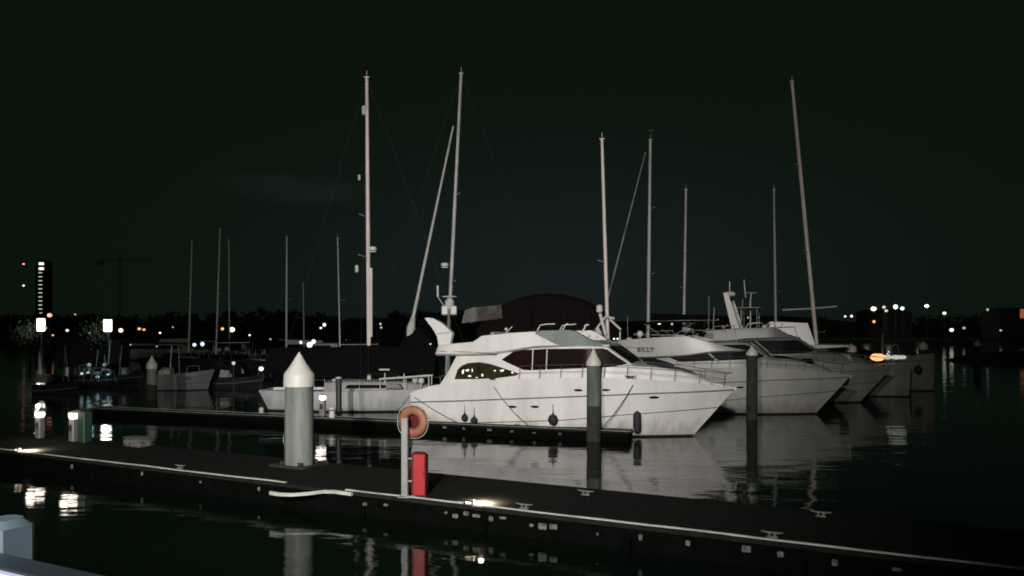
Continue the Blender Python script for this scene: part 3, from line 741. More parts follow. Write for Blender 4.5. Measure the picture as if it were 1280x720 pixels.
# masts of second row
C_root, HCc, invCc = sailboat('pinkish masted sailboat with white equipment frame, behind the flybridge of the largest yacht', 0, 42, R(-18), 10, 3.2, 'gel3', None, at(752.5, 174, 42), at(759, 398, 42), .2, 'alu', 1.05, stays=False, spreaders=((.5, .7),), stern_to_mast=.5)
qc = lambda px, py, Y=41.5: invCc @ at(px, py, Y)
mb = MB()
for a_, b_, r in (((750, 392), (757, 418), .09), ((757, 396), (746, 410), .05), ((762, 399), (776, 412), .06), ((757, 396), (768, 398), .06), ((746, 410), (750, 420), .13)):
    mb.tube([qc(*a_), qc(*b_)], r, 8)
for px in (751, 757, 775):
    a_ = qc(px, 414); mb.tube([a_, (a_.x, a_.y, 1.3)], .04, 6)
mb.build('equipment_frame', 'plast', C_root)
mb = MB(); a_ = qc(749.5, 386); mb.box(a_, (.3, .3, .42), bev=.06); mb.build('radar_dome', 'plast', C_root)

D_root, HD, invD = sailboat('sailboat with tall grey mast and thin forestay right of the pinkish mast', 0, 52, R(176), 12, 3.6, 'navy', None, at(813, 175, 52), at(810.5, 384, 52), .22, 'alug', 1.2, stays=True, spreaders=((.42, 1.0), (.7, .7)), boom=(4.6, 4.5, .4), stern_to_mast=.55)
furled(D_root, invD, at(807, 190, 52), at(760, 372, 51.5), .06, None, 'sailg')
mb = MB(); a = invD @ at(813.5, 163, 52); mb.tube([(a.x, a.y, a.z - .9), (a.x, a.y, a.z)], .02, 5); mb.box((a.x, a.y, a.z), (.35, .1, .08)); mb.build('wind_vane', 'metal', D_root)
E_root, HE, invE = sailboat('sailboat with shorter grey mast third from the right', 0, 58, R(-15), 10, 3.2, 'navy', None, at(857.5, 237, 58), at(855, 400, 58), .2, 'alug', 1.1, stays=True, spreaders=((.45, .8),), boom=(3.6, 3.6, .3), stern_to_mast=.55)
F_root, HF, invF = sailboat('sailboat with short thin grey mast left of the leaning mast', 0, 62, R(170), 10, 3.2, 'navy', None, at(967.5, 237, 62), at(969.5, 392, 62), .19, 'alug', 1.1, stays=True, spreaders=((.42, .8),), boom=(3.8, 3.6, .35), stern_to_mast=.55)

y5, H5, G5 = cruiser('rightmost pale grey cruiser with a blunt upright bow at the end of the row', (27.4, 52.0), R(-20), 11.5, 3.8, 'gel3', (1.5, 8.2, 2.0, 2.9), rk=.004, fb=2.45, canopy='canvas')
# boat G : pilothouse sailing yacht with the leaning mast, near plumb bow
thG = R(-20)
baseG = at(1020, 422, 49.5)
G_root, HG, invG = sailboat('white pilothouse sailboat with tall mast leaning left and blunt bow, right of the third yacht', 0, 49.5, thG, 12.2, 3.9, 'gel3', None, at(990, 102, 49.5), baseG, .24, 'alu', 1.75, coach=False, stays=True, spreaders=((.4, .9), (.7, .7)), stern_to_mast=.565, rake=.012)
szG = frame_inv(G_root.location.x, G_root.location.y, thG)
s0, z0 = szG(968, 436, 1.5); s1, z1 = szG(1062, 432, 1.5)
GG = House([(s0 - .2, 1.6, 2.72, 1.5, 1.4), (s0 + .6, 1.6, 2.8, 1.55, 1.4), (s1 - 1.2, 1.6, 2.8, 1.4, 1.25), (s1 - .3, 1.6, 2.2, 1.1, .9)], .12); GG.build('pilothouse', 'greyhull', G_root)
for sg in (-1, 1): GG.window([(s0 + .1, 2.0), (s0 + .1, 2.66), (s1 - 1.2, 2.66), (s1 - .9, 2.2)], 'glass2', G_root, 'side_window', sg)
mb = MB(); mb.loft([[(x, -w, z), (x, w, z), (x, w, z + t_), (x, 0, z + t_ + .06), (x, -w, z + t_)] for x, w, z, t_ in ((s0 - .5, 1.2, 2.84, .1), (s0, 1.7, 2.82, .2), (s1 - 1.5, 1.6, 2.88, .2), (s1, 1.1, 2.98, .08))]); mb.build('pilothouse_roof', 'gel', G_root)
mb = MB(); mb.tube([invG @ at(978, 387.5, 49.5), invG @ at(1017, 385.5, 49.5), invG @ at(1046, 383, 49.3)], .05, 6); mb.build('boom', 'alug', G_root)
mb = MB(); a = invG @ at(988, 403, 49.5); mb.loft([[(a.x - 1.3, -.9, 2.85), (a.x + 1.5, -.9, 2.85), (a.x + 1.4, .9, 2.85), (a.x - 1.3, .9, 2.85)], [(a.x - 1.2, -.8, 4.5), (a.x + 1.0, -.8, 4.4), (a.x + 1.0, .8, 4.4), (a.x - 1.2, .8, 4.5)]]); mb.build('flybridge_enclosure', 'hatch', G_root)
# lit lamps on boat G/5 foredeck
def lamp(name, label, p, r, mat, cat='lamp', group=None, pole=None, sz=1.0, bulbname='lamp_globe', foot=None):
    root = empty(name, (p.x, p.y, foot if foot is not None else p.z - r), 0, label, cat, group)
    z = p.z - root.location.z
    mb = MB(); mb.ball((0, 0, z), r, 10, sz=sz); mb.build(bulbname, mat, root)
    mb = MB(); mb.lathe([(r * .7, z + r * sz * .92), (r * .75, z + r * sz), (r * .3, z + r * sz * 1.15)], n=12); mb.build('lamp_cap', 'metal', root)
    if foot is not None and z > r * sz:
        mb = MB(); mb.tube([(0, 0, 0), (0, 0, z - r * sz * .9)], [max(.04, r * .16), max(.025, r * .1)], 8); mb.build('pole', 'metal', root)
    return root
for px, m_, lab, r in ((1097, 'lo', 'glowing orange deck lamp on the bow of the pilothouse sailboat', .42), (1109.5, 'ldim', 'dim pale deck lamp right of the orange one', .24), (1120, 'ldim', 'dim pale deck lamp third along the pilothouse bow', .25), (1128, 'ldim', 'dim pale deck lamp at the tip of the pilothouse bow', .22)):
    p = at(px, 446.5, 48.2); lamp('deck_lamp', lab, p, r, m_, 'deck lamp', 'deck lamps on the blunt bow', foot=1.7, sz=.55)

# deck gear that clutters the second row
def gear(root, x0, x1, hw, z, n, mats, zh=.5, seed=1, tall=.35):
    rg = random.Random(seed)
    for i in range(n):
        x, y = rg.uniform(x0, x1), rg.uniform(-hw, hw * .3); t = rg.random(); mb = MB(); m_ = rg.choice(mats)
        if t < .3:
            h = zh * rg.uniform(.4, 1); mb.box((x, y, z + h / 2), (rg.uniform(.2, .7), rg.uniform(.2, .6), h), rg.uniform(-.3, .3), bev=.05, taper=.85); mb.build('locker', m_, root)
        elif t < .62:
            h = zh * rg.uniform(1.2, 2.4); w = rg.uniform(.5, 1.4); mb.tube([(x, y, z), (x + .1, y, z + h), (x + .2 + w, y, z + h + .03), (x + .35 + w, y, z)], rg.uniform(.018, .035), 6); mb.build('handrail_hoop', m_, root)
        elif t < .62 + tall * .6:
            h = zh * rg.uniform(2.5, 5.5); mb.tube([(x, y, z), (x + rg.uniform(-.25, .25), y, z + h)], .022, 6); mb.build('antenna', m_, root)
        elif t < .92:
            h = zh * rg.uniform(.8, 1.6); mb.loft([[(x - .4, y - .4, z), (x + .4, y - .4, z), (x + .4, y + .4, z), (x - .4, y + .4, z)], [(x - .3, y - .35, z + h), (x + .25, y - .35, z + h * .9), (x + .25, y + .35, z + h * .9), (x - .3, y + .35, z + h)]]); mb.build('console', rg.choice(['canvas', 'greyhull', 'smoke', 'deck']), root)
        else:
            mb.ball((x, y, z + zh * 1.4), .16, 8); mb.tube([(x, y, z), (x, y, z + zh * 1.3)], .03, 6); mb.build('satellite_dome', 'plast', root)
gear(y2, 1.6, 6.2, 1.5, 3.2, 14, ['plast', 'galv', 'greyhull', 'canvas'], .42, 3)
gear(y3, 1.5, 7.0, 1.5, 3.5, 16, ['greyhull', 'galv', 'canvas', 'gel3'], .45, 5)
gear(y3, 8.6, 11.4, .6, 2.3, 5, ['galv', 'canvas', 'greyhull'], .3, 8, .1)
gear(y2, 8.6, 10.6, .6, 2.4, 5, ['galv', 'canvas', 'greyhull'], .25, 9, .1)
gear(G_root, 6.5, 9.2, .9, 1.9, 9, ['galv', 'canvas', 'greyhull', 'plast'], .3, 12, .1)
gear(y5, 7.5, 10.8, .8, 2.2, 5, ['galv', 'canvas', 'greyhull'], .35, 13, .2)
gear(A_root, 5.5, 9.6, .9, 1.15, 7, ['plast', 'galv', 'canvas'], .25, 21, .1)
gear(C_root, 1.0, 8.0, .9, 1.2, 10, ['galv', 'canvas', 'plast'], .5, 22)
gear(D_root, 1.0, 9.0, 1.2, 1.4, 12, ['galv', 'canvas', 'gel3', 'greyhull'], .7, 23)
gear(E_root, 1.0, 8.0, 1.0, 1.3, 9, ['galv', 'canvas', 'gel3', 'greyhull'], .7, 24)
gear(F_root, 1.0, 8.0, 1.0, 1.3, 9, ['galv', 'canvas', 'gel3', 'greyhull'], .7, 25)
mb = MB(); mb.loft([[(x * 1.0, -1.35, z), (x, 1.35, z), (x, 1.2, z + .07), (x, -1.2, z + .07)] for x, z in ((2.6, 4.25), (3.6, 4.36), (5.0, 4.36), (5.6, 4.28))]); mb.build('bimini_top', 'canvas', y2)
for sg in (-1, 1):
    for x_ in (2.9, 5.2):
        mb = MB(); mb.tube([(4.1, sg * 1.7, 3.5), (x_, sg * 1.3, 4.28)], .02, 6); mb.build('bimini_leg', 'galv', y2)
p = G_root.matrix_world
mb = MB()
zz = 3.6; fx = .565 * 12.2; N = 14; rg_ = []
for i in range(N + 1):
    u_ = i / N; rr = .26 * (1 - .3 * u_) * (1 + .07 * math.sin(11 * u_)); rg_.append([(fx - .2 - 4.6 * u_, rr * .6 * math.sin(a), 3.5 + .15 * u_ + rr * math.cos(a)) for a in [2 * math.pi * q_ / 12 for q_ in range(12)]])
mb.loft(rg_); mb.build('sail_cover', 'canvas', G_root)
# ------------------------------------------------------------------ fenders, ropes
def fender(world, r, L, label, mat='black', group='fenders on the largest yacht'):
    root = empty('fender', world, 0, label, 'fender', group)
    mb = MB(); mb.lathe([(.015, -L / 2), (r * .7, -L / 2 + r * .3), (r, -L / 2 + r), (r, L / 2 - r), (r * .7, L / 2 - r * .3), (.03, L / 2), (.03, L / 2 + .06)], n=18); mb.build('fender_body', mat, root)
    mb = MB(); mb.tube([(0, 0, L / 2 + .05), (0, .06, L / 2 + .35)], .01, 5); mb.build('lanyard', 'rope', root)
def on_hull(root, H, szf, px, py, off, t=2.1):
    s, z = szf(px, py, t); b = H.b(s, z) + off; return to_world(root, (s, -b, z)), s, z
for px, py, r, L, lab, t in ((690, 525, .19, .42, 'round black ball fender low on the side of the largest yacht', 2.2), (792.5, 530, .15, .82, 'long black cylindrical fender upright by the bow of the largest yacht', 2.0), (578, 523, .13, .3, 'small black fender near the stern of the largest yacht', 2.2), (590, 526.5, .14, .3, 'low black fender touching the finger pontoon near the stern', 2.2)):
    w_, s, z = on_hull(y1, H1, sz1, px, py, r + .01, t); fender(w_, r, L, lab)
for root_, H_, px, py, lab in ((y3, H3, 1055, 475, 'dark ball fender near the bow of the third yacht'), (y5, H5, 1149, 463, 'dark ball fender on the rightmost hull')):
    f = frame_inv(root_.location.x, root_.location.y, TH); s, z = f(px, py, 1.2); s = min(s, H_.Lw * .99)
    fender(to_world(root_, (s, -(H_.b(s, z) + .2), z)), .26, .6, lab, group='ball fenders on the right hand yachts')
def rope(a, b, sag, label, r=.014, mat='rope', group='mooring lines'):
    mb = MB(); a, b = Vector(a), Vector(b); o = a.copy(); pts = []
    for i in range(15):
        u = i / 14; p = a.lerp(b, u); p.z -= sag * 4 * u * (1 - u); pts.append(p - o)
    mb.tube(pts, r, 6); ob = mb.build('mooring_line', mat); ob.location = o
    return tag(ob, label, 'mooring line', group)
def hullpt(px, py, off=.03, t=2.1): return on_hull(y1, H1, sz1, px, py, off, t)[0]
def fpt(px, v=.3):
    k = (px - 640) / F; c = Vector((FX, FY, 0)) + fn * v; u = (k * c.y - c.x) / (fd.x - k * fd.y); return fp(u, v, FZ + .03)
rope(hullpt(617, 484, t=2.1), fpt(661), .12, 'dark mooring line from the midships cleat down to the finger pontoon')
rope(hullpt(790, 482, t=2.0), fpt(750), .14, 'dark mooring line slanting left from the foredeck beside the slender pile', .018)
rope(hullpt(516, 497), fpt(572), .05, 'dark stern line of the largest yacht to the pontoon')
rope(hullpt(514, 489), at(490, 519, 36), .1, 'pale line from the stern of the largest yacht across to the sailing yacht', .012)
for px, py in ((614, 482), (786, 481)):
    w_ = hullpt(px, py, -.05); w_.z = smooth_lerp(H1.sheer, 4) if px < 700 else smooth_lerp(H1.sheer, 9.0)
    cleat(w_, TH, 'black deck cleat with line on the largest yacht, ' + ('amidships' if px < 700 else 'near the bow'), 1.1, 'deck cleats on the largest yacht', 'black')
for u, lab in ((-7.0, 'cleat on the finger pontoon left of the ball fender'), (-3.1, 'cleat on the finger pontoon holding the midships line'), (-.2, 'cleat on the finger pontoon by the slender pile')):
    cleat(fp(u, .64, FZ + .002), FA, lab, 1.1, 'cleats on the finger pontoon')

# ------------------------------------------------------------------ lifebuoy post, fire cabinet
u, v = wpx(503.5, 622); P = wp(u, .1, .5)
post = empty('lifebuoy_post', P, R(-10), 'galvanised square post at the walkway edge holding the lifebuoy', 'post')
mb = MB(); mb.box((0, 0, .83), (.14, .1, 1.66), bev=.012); mb.build('post_column', 'galv', post)
mb = MB(); mb.box((0, 0, .01), (.26, .22, .02)); mb.build('base_plate', 'galv', post)
for z in (.33, .8):
    mb = MB(); mb.tube([(.06, .02, z), (.15, .02, z)], .022, 8); mb.build('bracket', 'galv', post)
lb = empty('lifebuoy', P + Vector((.15, .16, 1.56)), R(-18), 'faded orange lifebuoy ring hung on the post above the red cabinet', 'lifebuoy')
mb = MB(); rings = []; Rm, rm = .24, .095
N = 40
vs = []
for i in range(N):
    a = 2 * math.pi * i / N; vs.append([((Rm + rm * math.cos(t)) * math.cos(a), rm * .75 * math.sin(t), (Rm + rm * math.cos(t)) * math.sin(a)) for t in [2 * math.pi * k / 14 for k in range(14)]])
mb.loft(vs + [vs[0]], caps=False); mb.build('ring', 'orange', lb)
for a0 in (45, 135, 225, 315):
    mb = MB(); rr = []
    for da in (-7, 0, 7):
        a = R(a0 + da); rr.append([((Rm + (rm + .006) * math.cos(t)) * math.cos(a), (rm * .75 + .006) * math.sin(t), (Rm + (rm + .006) * math.cos(t)) * math.sin(a)) for t in [2 * math.pi * k / 14 for k in range(14)]])
    mb.loft(rr, caps=False); mb.build('reflective_band', 'orange', lb)
mb = MB(); mb.lathe([(.02, 0), (.22, .01), (.22, .03), (.02, .04)], n=28)
hold = mb.build('backing_board', 'dred', post); hold.rotation_euler = (R(90), 0, R(-23)); hold.location = (.12, .28, 1.56)
uc, vc = wpx(521, 621)
cab = empty('fire_cabinet', wp(uc, .26, .5), R(-10), 'tall red fire equipment cabinet on the walkway beside the lifebuoy post', 'cabinet')
mb = MB(); mb.box((0, .12, .46), (.34, .26, .9), bev=.05); mb.build('cabinet_body', 'dred', cab)
mb = MB(); mb.box((.035, -.025, .46), (.26, .04, .88), bev=.02); d_ = mb.build('cabinet_door', 'red', cab)
mb = MB(); mb.box((.13, -.055, .5), (.02, .03, .1), bev=.006); mb.build('handle', 'metal', d_)
mb = MB(); mb.box((0, .12, .01), (.3, .22, .02)); mb.build('cabinet_base', 'galv', cab)

br = empty('pile_guide', (-5.48, 20.6, .5), QA, 'black pile guide frame round the foot of the thick capped pile', 'pile guide')
for sy in (-1, 1):
    mb = MB(); mb.box((0, sy * .46, .035), (1.1, .08, .07), bev=.01); mb.build('guide_bar', 'metal', br)
    mb = MB(); mb.box((sy * .51, 0, .035), (.08, .83, .07), bev=.01); mb.build('guide_bar', 'metal', br)
for a_ in range(4):
    an = math.pi / 4 + a_ * math.pi / 2; mb = MB(); mb.tube([(.43 * math.cos(an) - .06 * math.sin(an), .43 * math.sin(an) + .06 * math.cos(an), .09), (.43 * math.cos(an) + .06 * math.sin(an), .43 * math.sin(an) - .06 * math.cos(an), .09)], .05, 10); mb.build('roller', 'black', br)
mb = MB(); pts_ = []
for i in range(33):
    a_ = 2 * math.pi * i / 32; rr = .35 + .02 * abs(math.sin(2 * a_)); pts_.append((rr * math.cos(a_), -.02, rr * math.sin(a_)))
mb.tube(pts_, .009, 6); mb.build('grab_line', 'sailg', lb)
# dock box and pedestals
u, v = wpx(185, 556); bx_ = empty('dock_box', wp(u, 2.35, .5), QA, 'low grey dock box on the far side of the walkway left of the thick pile', 'dock box')
mb = MB(); mb.box((0, 0, .12), (.75, .42, .24), bev=.03); mb.build('box_body', 'pad', bx_)
mb = MB(); mb.box((0, 0, .265), (.79, .46, .05), bev=.02); mb.build('lid', 'pad', bx_)
def pedestal(p, rz, label, h=.8, power=4, mat='galv', glow=.1):
    root = empty('power_pedestal', p, rz, label, 'pedestal', 'lit power pedestals')
    mb = MB(); mb.box((0, 0, h * .42), (.24, .2, h * .84), bev=.03); mb.build('pedestal_body', mat, root)
    mb = MB(); mb.lathe([(glow * 1.1, h * .84), (glow * 1.35, h * .88), (glow * 1.45, h * .97), (glow * 1.2, h * 1.04)], n=16); mb.build('light_head', 'lped', root)
    mb = MB(); mb.lathe([(glow * 1.6, h * 1.04), (glow * 1.6, h * 1.06), (glow * .3, h * 1.12)], n=16); mb.build('pedestal_cap', 'plast', root)
    mb = MB(); mb.box((0, -.105, h * .5), (.14, .02, .2), bev=.008); mb.build('socket_panel', 'metal', root)
    l = bpy.data.lights.new('pedestal_light', 'POINT'); l.energy = power; l.color = (1, .88, .72); l.shadow_soft_size = .12
    lo_ = bpy.data.objects.new('pedestal_light', l); C.objects.link(lo_); lo_.parent = root; lo_.location = (0, -.3, h * 1.0)
    return root
def ped_at(px, py, **k):
    Y = 3500 / (py - HZ); return Vector(((px - 640) / F * Y, Y, .5))
pedestal(ped_at(50, 548), QA, 'leftmost lit pedestal on the far side of the walkway', .82, 5)
pedestal(ped_at(92, 552), QA, 'lit pedestal beside the dark green box, second from the left', .86, 5)
pedestal(fp(-11.75, .6, FZ), FA, 'lit pedestal on the finger pontoon left of the lifebuoy', .84, 5)
gb = empty('utility_box', ped_at(106, 553.5), QA, 'dark green utility box right of the second lit pedestal', 'utility box')
mb = MB(); mb.box((0, 0, .5), (.34, .3, 1.0), bev=.03); mb.build('box_body', node_mat('dark_green_paint', (.03, .07, .045), .5, noise=.2), gb)
mb = MB(); mb.box((0, 0, 1.02), (.4, .36, .05), bev=.02); mb.build('lid', 'metal', gb)
gb = empty('bollard', fp(-11.2, .45), FA, 'short white bollard on the finger pontoon right of the dark post', 'bollard')
mb = MB(); mb.lathe([(.12, 0), (.12, .38), (.09, .42), (.02, .43)], n=20); mb.build('bollard_body', 'plast', gb)
mb = MB(); mb.lathe([(.125, .28), (.125, .32)], n=20); mb.build('band', 'metal', gb)

# recessed deck lights casting warm pools
def deck_light(px, py, label, e):
    u, v = wpx(px, py); v = max(.1, v); p = wp(u, v, .5)
    root = empty('deck_marker_light', p, QA, label, 'marker light', 'low marker lights on the walkway')
    mb = MB(); mb.box((0, 0, .075), (.22, .1, .03), bev=.01); mb.box((-.09, 0, .035), (.03, .1, .07)); mb.box((.09, 0, .035), (.03, .1, .07)); mb.build('housing', 'metal', root)
    mb = MB(); mb.box((0, .0, .05), (.14, .08, .018)); mb.build('lens', 'lwarm', root)
    l = bpy.data.lights.new('marker_glow', 'SPOT'); l.energy = e * 2.6; l.color = (1, .76, .6); l.shadow_soft_size = .05; l.spot_size = R(160); l.spot_blend = .8
    o = bpy.data.objects.new('marker_glow', l); C.objects.link(o); o.parent = root; o.location = (.15, .2, .17); o.rotation_euler = (R(5), 0, 0)
deck_light(583, 632, 'small marker light on the walkway edge right of the red cabinet, throwing a warm pool', 220)
deck_light(8, 566, 'small marker light on the walkway edge at the far left, throwing a warm pool', 260)

# ------------------------------------------------------------------ left side: distant sailboats and cruisers
lm = [(240, 302, 236, 435, 84, .2, 'leftmost distant mast'), (275, 287, 270.5, 432, 80, .17, 'tall thin mast, left of the close pair'), (286, 300, 287, 440, 88, .17, 'mast right of the tall thin one'),
      (358.5, 297, 358, 432, 74, .17, 'mast directly above the thick capped pile'), (379, 355, 380, 425, 100, .14, 'shortest distant mast'), (422, 298, 425, 430, 70, .15, 'mast just left of the white sailing yacht mast')]
for i, (tx, ty, bx, by, Y, w, what) in enumerate(lm):
    sailboat('distant dark sailboat, ' + what, 0, Y, R((-12, 170, -8, 175, -15, 168)[i]), 9 + (i % 3), 3, 'navy', None, at(tx, ty, Y), at(bx, by, Y), w, 'alug', 1.1, coach=True, stays=(i % 2 == 0), spreaders=((.5, .7),), boom=(2.7, 3.5, .3), cover='canvas' if i % 3 else 'sailg', group='distant sailboats at left', stern_to_mast=.56)

def motorboat(label, px0, px1, Y, zs, hullmat, cab=None, th=0.0, group='small motor boats at left', win=None, cabmat='gel3'):
    x0, x1 = (px0 - 640) / F * Y, (px1 - 640) / F * Y; L = x1 - x0
    flip = th > 1.5
    root = empty('motor_boat', (x1 if flip else x0, Y, 0), th, label, 'motor boat', group)
    H = Hull(L * .88, L * .12, min(2.8, L * .34), [(0, zs * .9), (L * .5, zs * .95), (L, zs * 1.2)], um=.45, stern=.88); H.build(root, (hullmat, 'antifoul', 'stripe'))
    if cab:
        a, b, z1 = cab; B = min(2.8, L * .34)
        G = House([(L * a, zs * .8, z1 - .15, B * .4, B * .34), (L * (a + .05), zs * .8, z1, B * .4, B * .33), (L * (b - .12), zs * .8, z1, B * .36, B * .3), (L * b, zs * .8, zs + .25, B * .28, B * .22)], .1)
        G.build('cabin', cabmat, root)
        for sg in (-1, 1): G.window([(L * (a + .06), zs + .25), (L * (a + .06), z1 - .15), (L * (b - .13), z1 - .15), (L * (b - .06), zs + .28)], win or 'glass2', root, 'side_window', sg)
    return root, H
motorboat('small grey boat with bare hull beside the grey pile at left', 193, 268, 53, 1.15, 'greyhull', (.12, .3, 1.45))
motorboat('low dark boat with cockpit shelter left of the teal lit one', 44, 100, 50, .62, 'navy', (.3, .62, 1.15), cabmat='canvas')
lb2, _ = motorboat('dark boat with teal lit cockpit deck at the left', 99, 182, 57, .85, 'navy', (.3, .62, 1.5), cabmat='canvas')
motorboat('dark low boat between the grey boat and the thick pile', 266, 332, 55, .75, 'navy', (.2, .7, 1.7), cabmat='canvas')
motorboat('long pale cruiser lit from above far behind the grey boat', 150, 262, 105, 1.2, 'gel3', (.05, .8, 2.1))
motorboat('distant dark cruiser behind the close pair of masts', 262, 335, 95, 1.1, 'navy', (.1, .7, 2.6), cabmat='greyhull')
motorboat('distant cruiser with pale roof behind the mast above the thick pile', 378, 432, 72, 1.2, 'navy', (.15, .95, 2.75))
for nm_, sd in (('lb2', 31),): gear(lb2, .3, 4.2, .9, .8, 16, ['galv', 'gel3', 'plast', 'canvas'], .5, 31)
for o_ in [o for o in C.objects if o.get('category') == 'motor boat' and o is not lb2]:
    sd_ = int(abs(o_.location.x) * 10) % 97; L_ = 4 if o_.location.y < 60 else 7; gear(o_, .6, L_ - .4, .5, .75 if o_.location.y < 60 else 1.5, 7, ['galv', 'greyhull', 'plast', 'canvas', 'gel3'], .4, sd_)
# teal cockpit lights
for i, (px, py, c_) in enumerate([(110, 466, (.45, .85, .95)), (122, 471, (.4, .75, .95)), (135, 468, (.5, .85, .9)), (102, 467, (.7, .95, .9))]):
    mt = lamp_mat('teal_lamp', c_, .6); lamp('cockpit_lamp', ['teal cockpit lamp, second from the left on the dark boat', 'lowest bluish cockpit lamp on the dark boat', 'rightmost teal cockpit lamp on the dark boat', 'pale cockpit lamp at the stern of the dark boat'][i], at(px, py, 55.6), (.1, .12, .09, .11)[i], mt, 'lamp', 'cockpit lamps on the dark left boat', foot=.8, sz=.8)
l = bpy.data.lights.new('cockpit_glow', 'POINT'); l.energy = 30; l.color = (.45, .85, 1); l.shadow_soft_size = .3
o = bpy.data.objects.new('cockpit_glow', l); C.objects.link(o); o.parent = lb2; o.location = (1.6, -1.6, 2.1)

# ------------------------------------------------------------------ lamps near & far
def flood(label, px, py, Y, w, h, mat='lww', power=0):
    p = at(px, py, Y); root = empty('floodlight', (p.x, p.y, .0), 0, label, 'floodlight', 'white floodlights on poles at left')
    mb = MB(); mb.tube([(0, .1, -1), (0, .1, p.z + h * .5)], .07, 8); mb.build('pole', 'metal', root)
    mb = MB(); mb.box((0, -.05, p.z), (w, .16, h), bev=min(w, h) * .42); mb.build('lamp_panel', mat, root)
    mb = MB(); mb.box((0, w * .45, p.z), (w * .7, .1, h * .7), bev=.03); mb.build('housing', 'metal', root)
    if power:
        l = bpy.data.lights.new('flood_glow', 'POINT'); l.energy = power; l.color = (1, .97, .88); l.shadow_soft_size = .3
        o = bpy.data.objects.new('flood_glow', l); C.objects.link(o); o.parent = root; o.location = (0, -.5, p.z)
flood('bright white floodlight nearer the left edge under the small red lamp', 51.5, 406, 98, .95, 1.5, power=260)
flood('bright white floodlight left of the small orange lamps', 135, 407, 72, .72, 1.05, power=110)
# added low rock barrier at the right, keeps lamp reflections off the water
mb = MB(); rg_ = random.Random(4); rr_ = []
for i in range(70):
    x = 57 + i * 1.4; j = lambda a: rg_.uniform(-a, a); e = min(1, (i + .3) / 4)
    rr_.append([(x + j(.2), 101 + j(.3), -1), (x + j(.2), 102.2 + j(.4), .5 * e + j(.15)), (x + j(.2), 103 + j(.3), (1.15 + j(.22)) * e), (x + j(.2), 105 + j(.3), (1.2 + j(.22)) * e), (x + j(.2), 106 + j(.4), .5 * e), (x + j(.2), 108, -1)])
mb.loft(rr_, closed=True); bw = mb.build('reflection_barrier', 'stone', smooth=False); tag(bw, 'added low dark rock barrier hiding lamp reflections on the water at far right', 'reflection_barrier')
# small jetty hut lit by it
hut = empty('jetty_hut', (at(120, 412, 76).x - .5, 76.5, 0), 0, 'low dark hut behind the second floodlight', 'hut')
mb = MB(); mb.box((0, 0, 1.6), (6, 2, 2.4), bev=.05); mb.build('wall', 'wallf', hut)
mb = MB(); mb.box((0, 0, 2.9), (6.4, 2.4, .18), bev=.05); mb.build('roof', 'metal', hut)

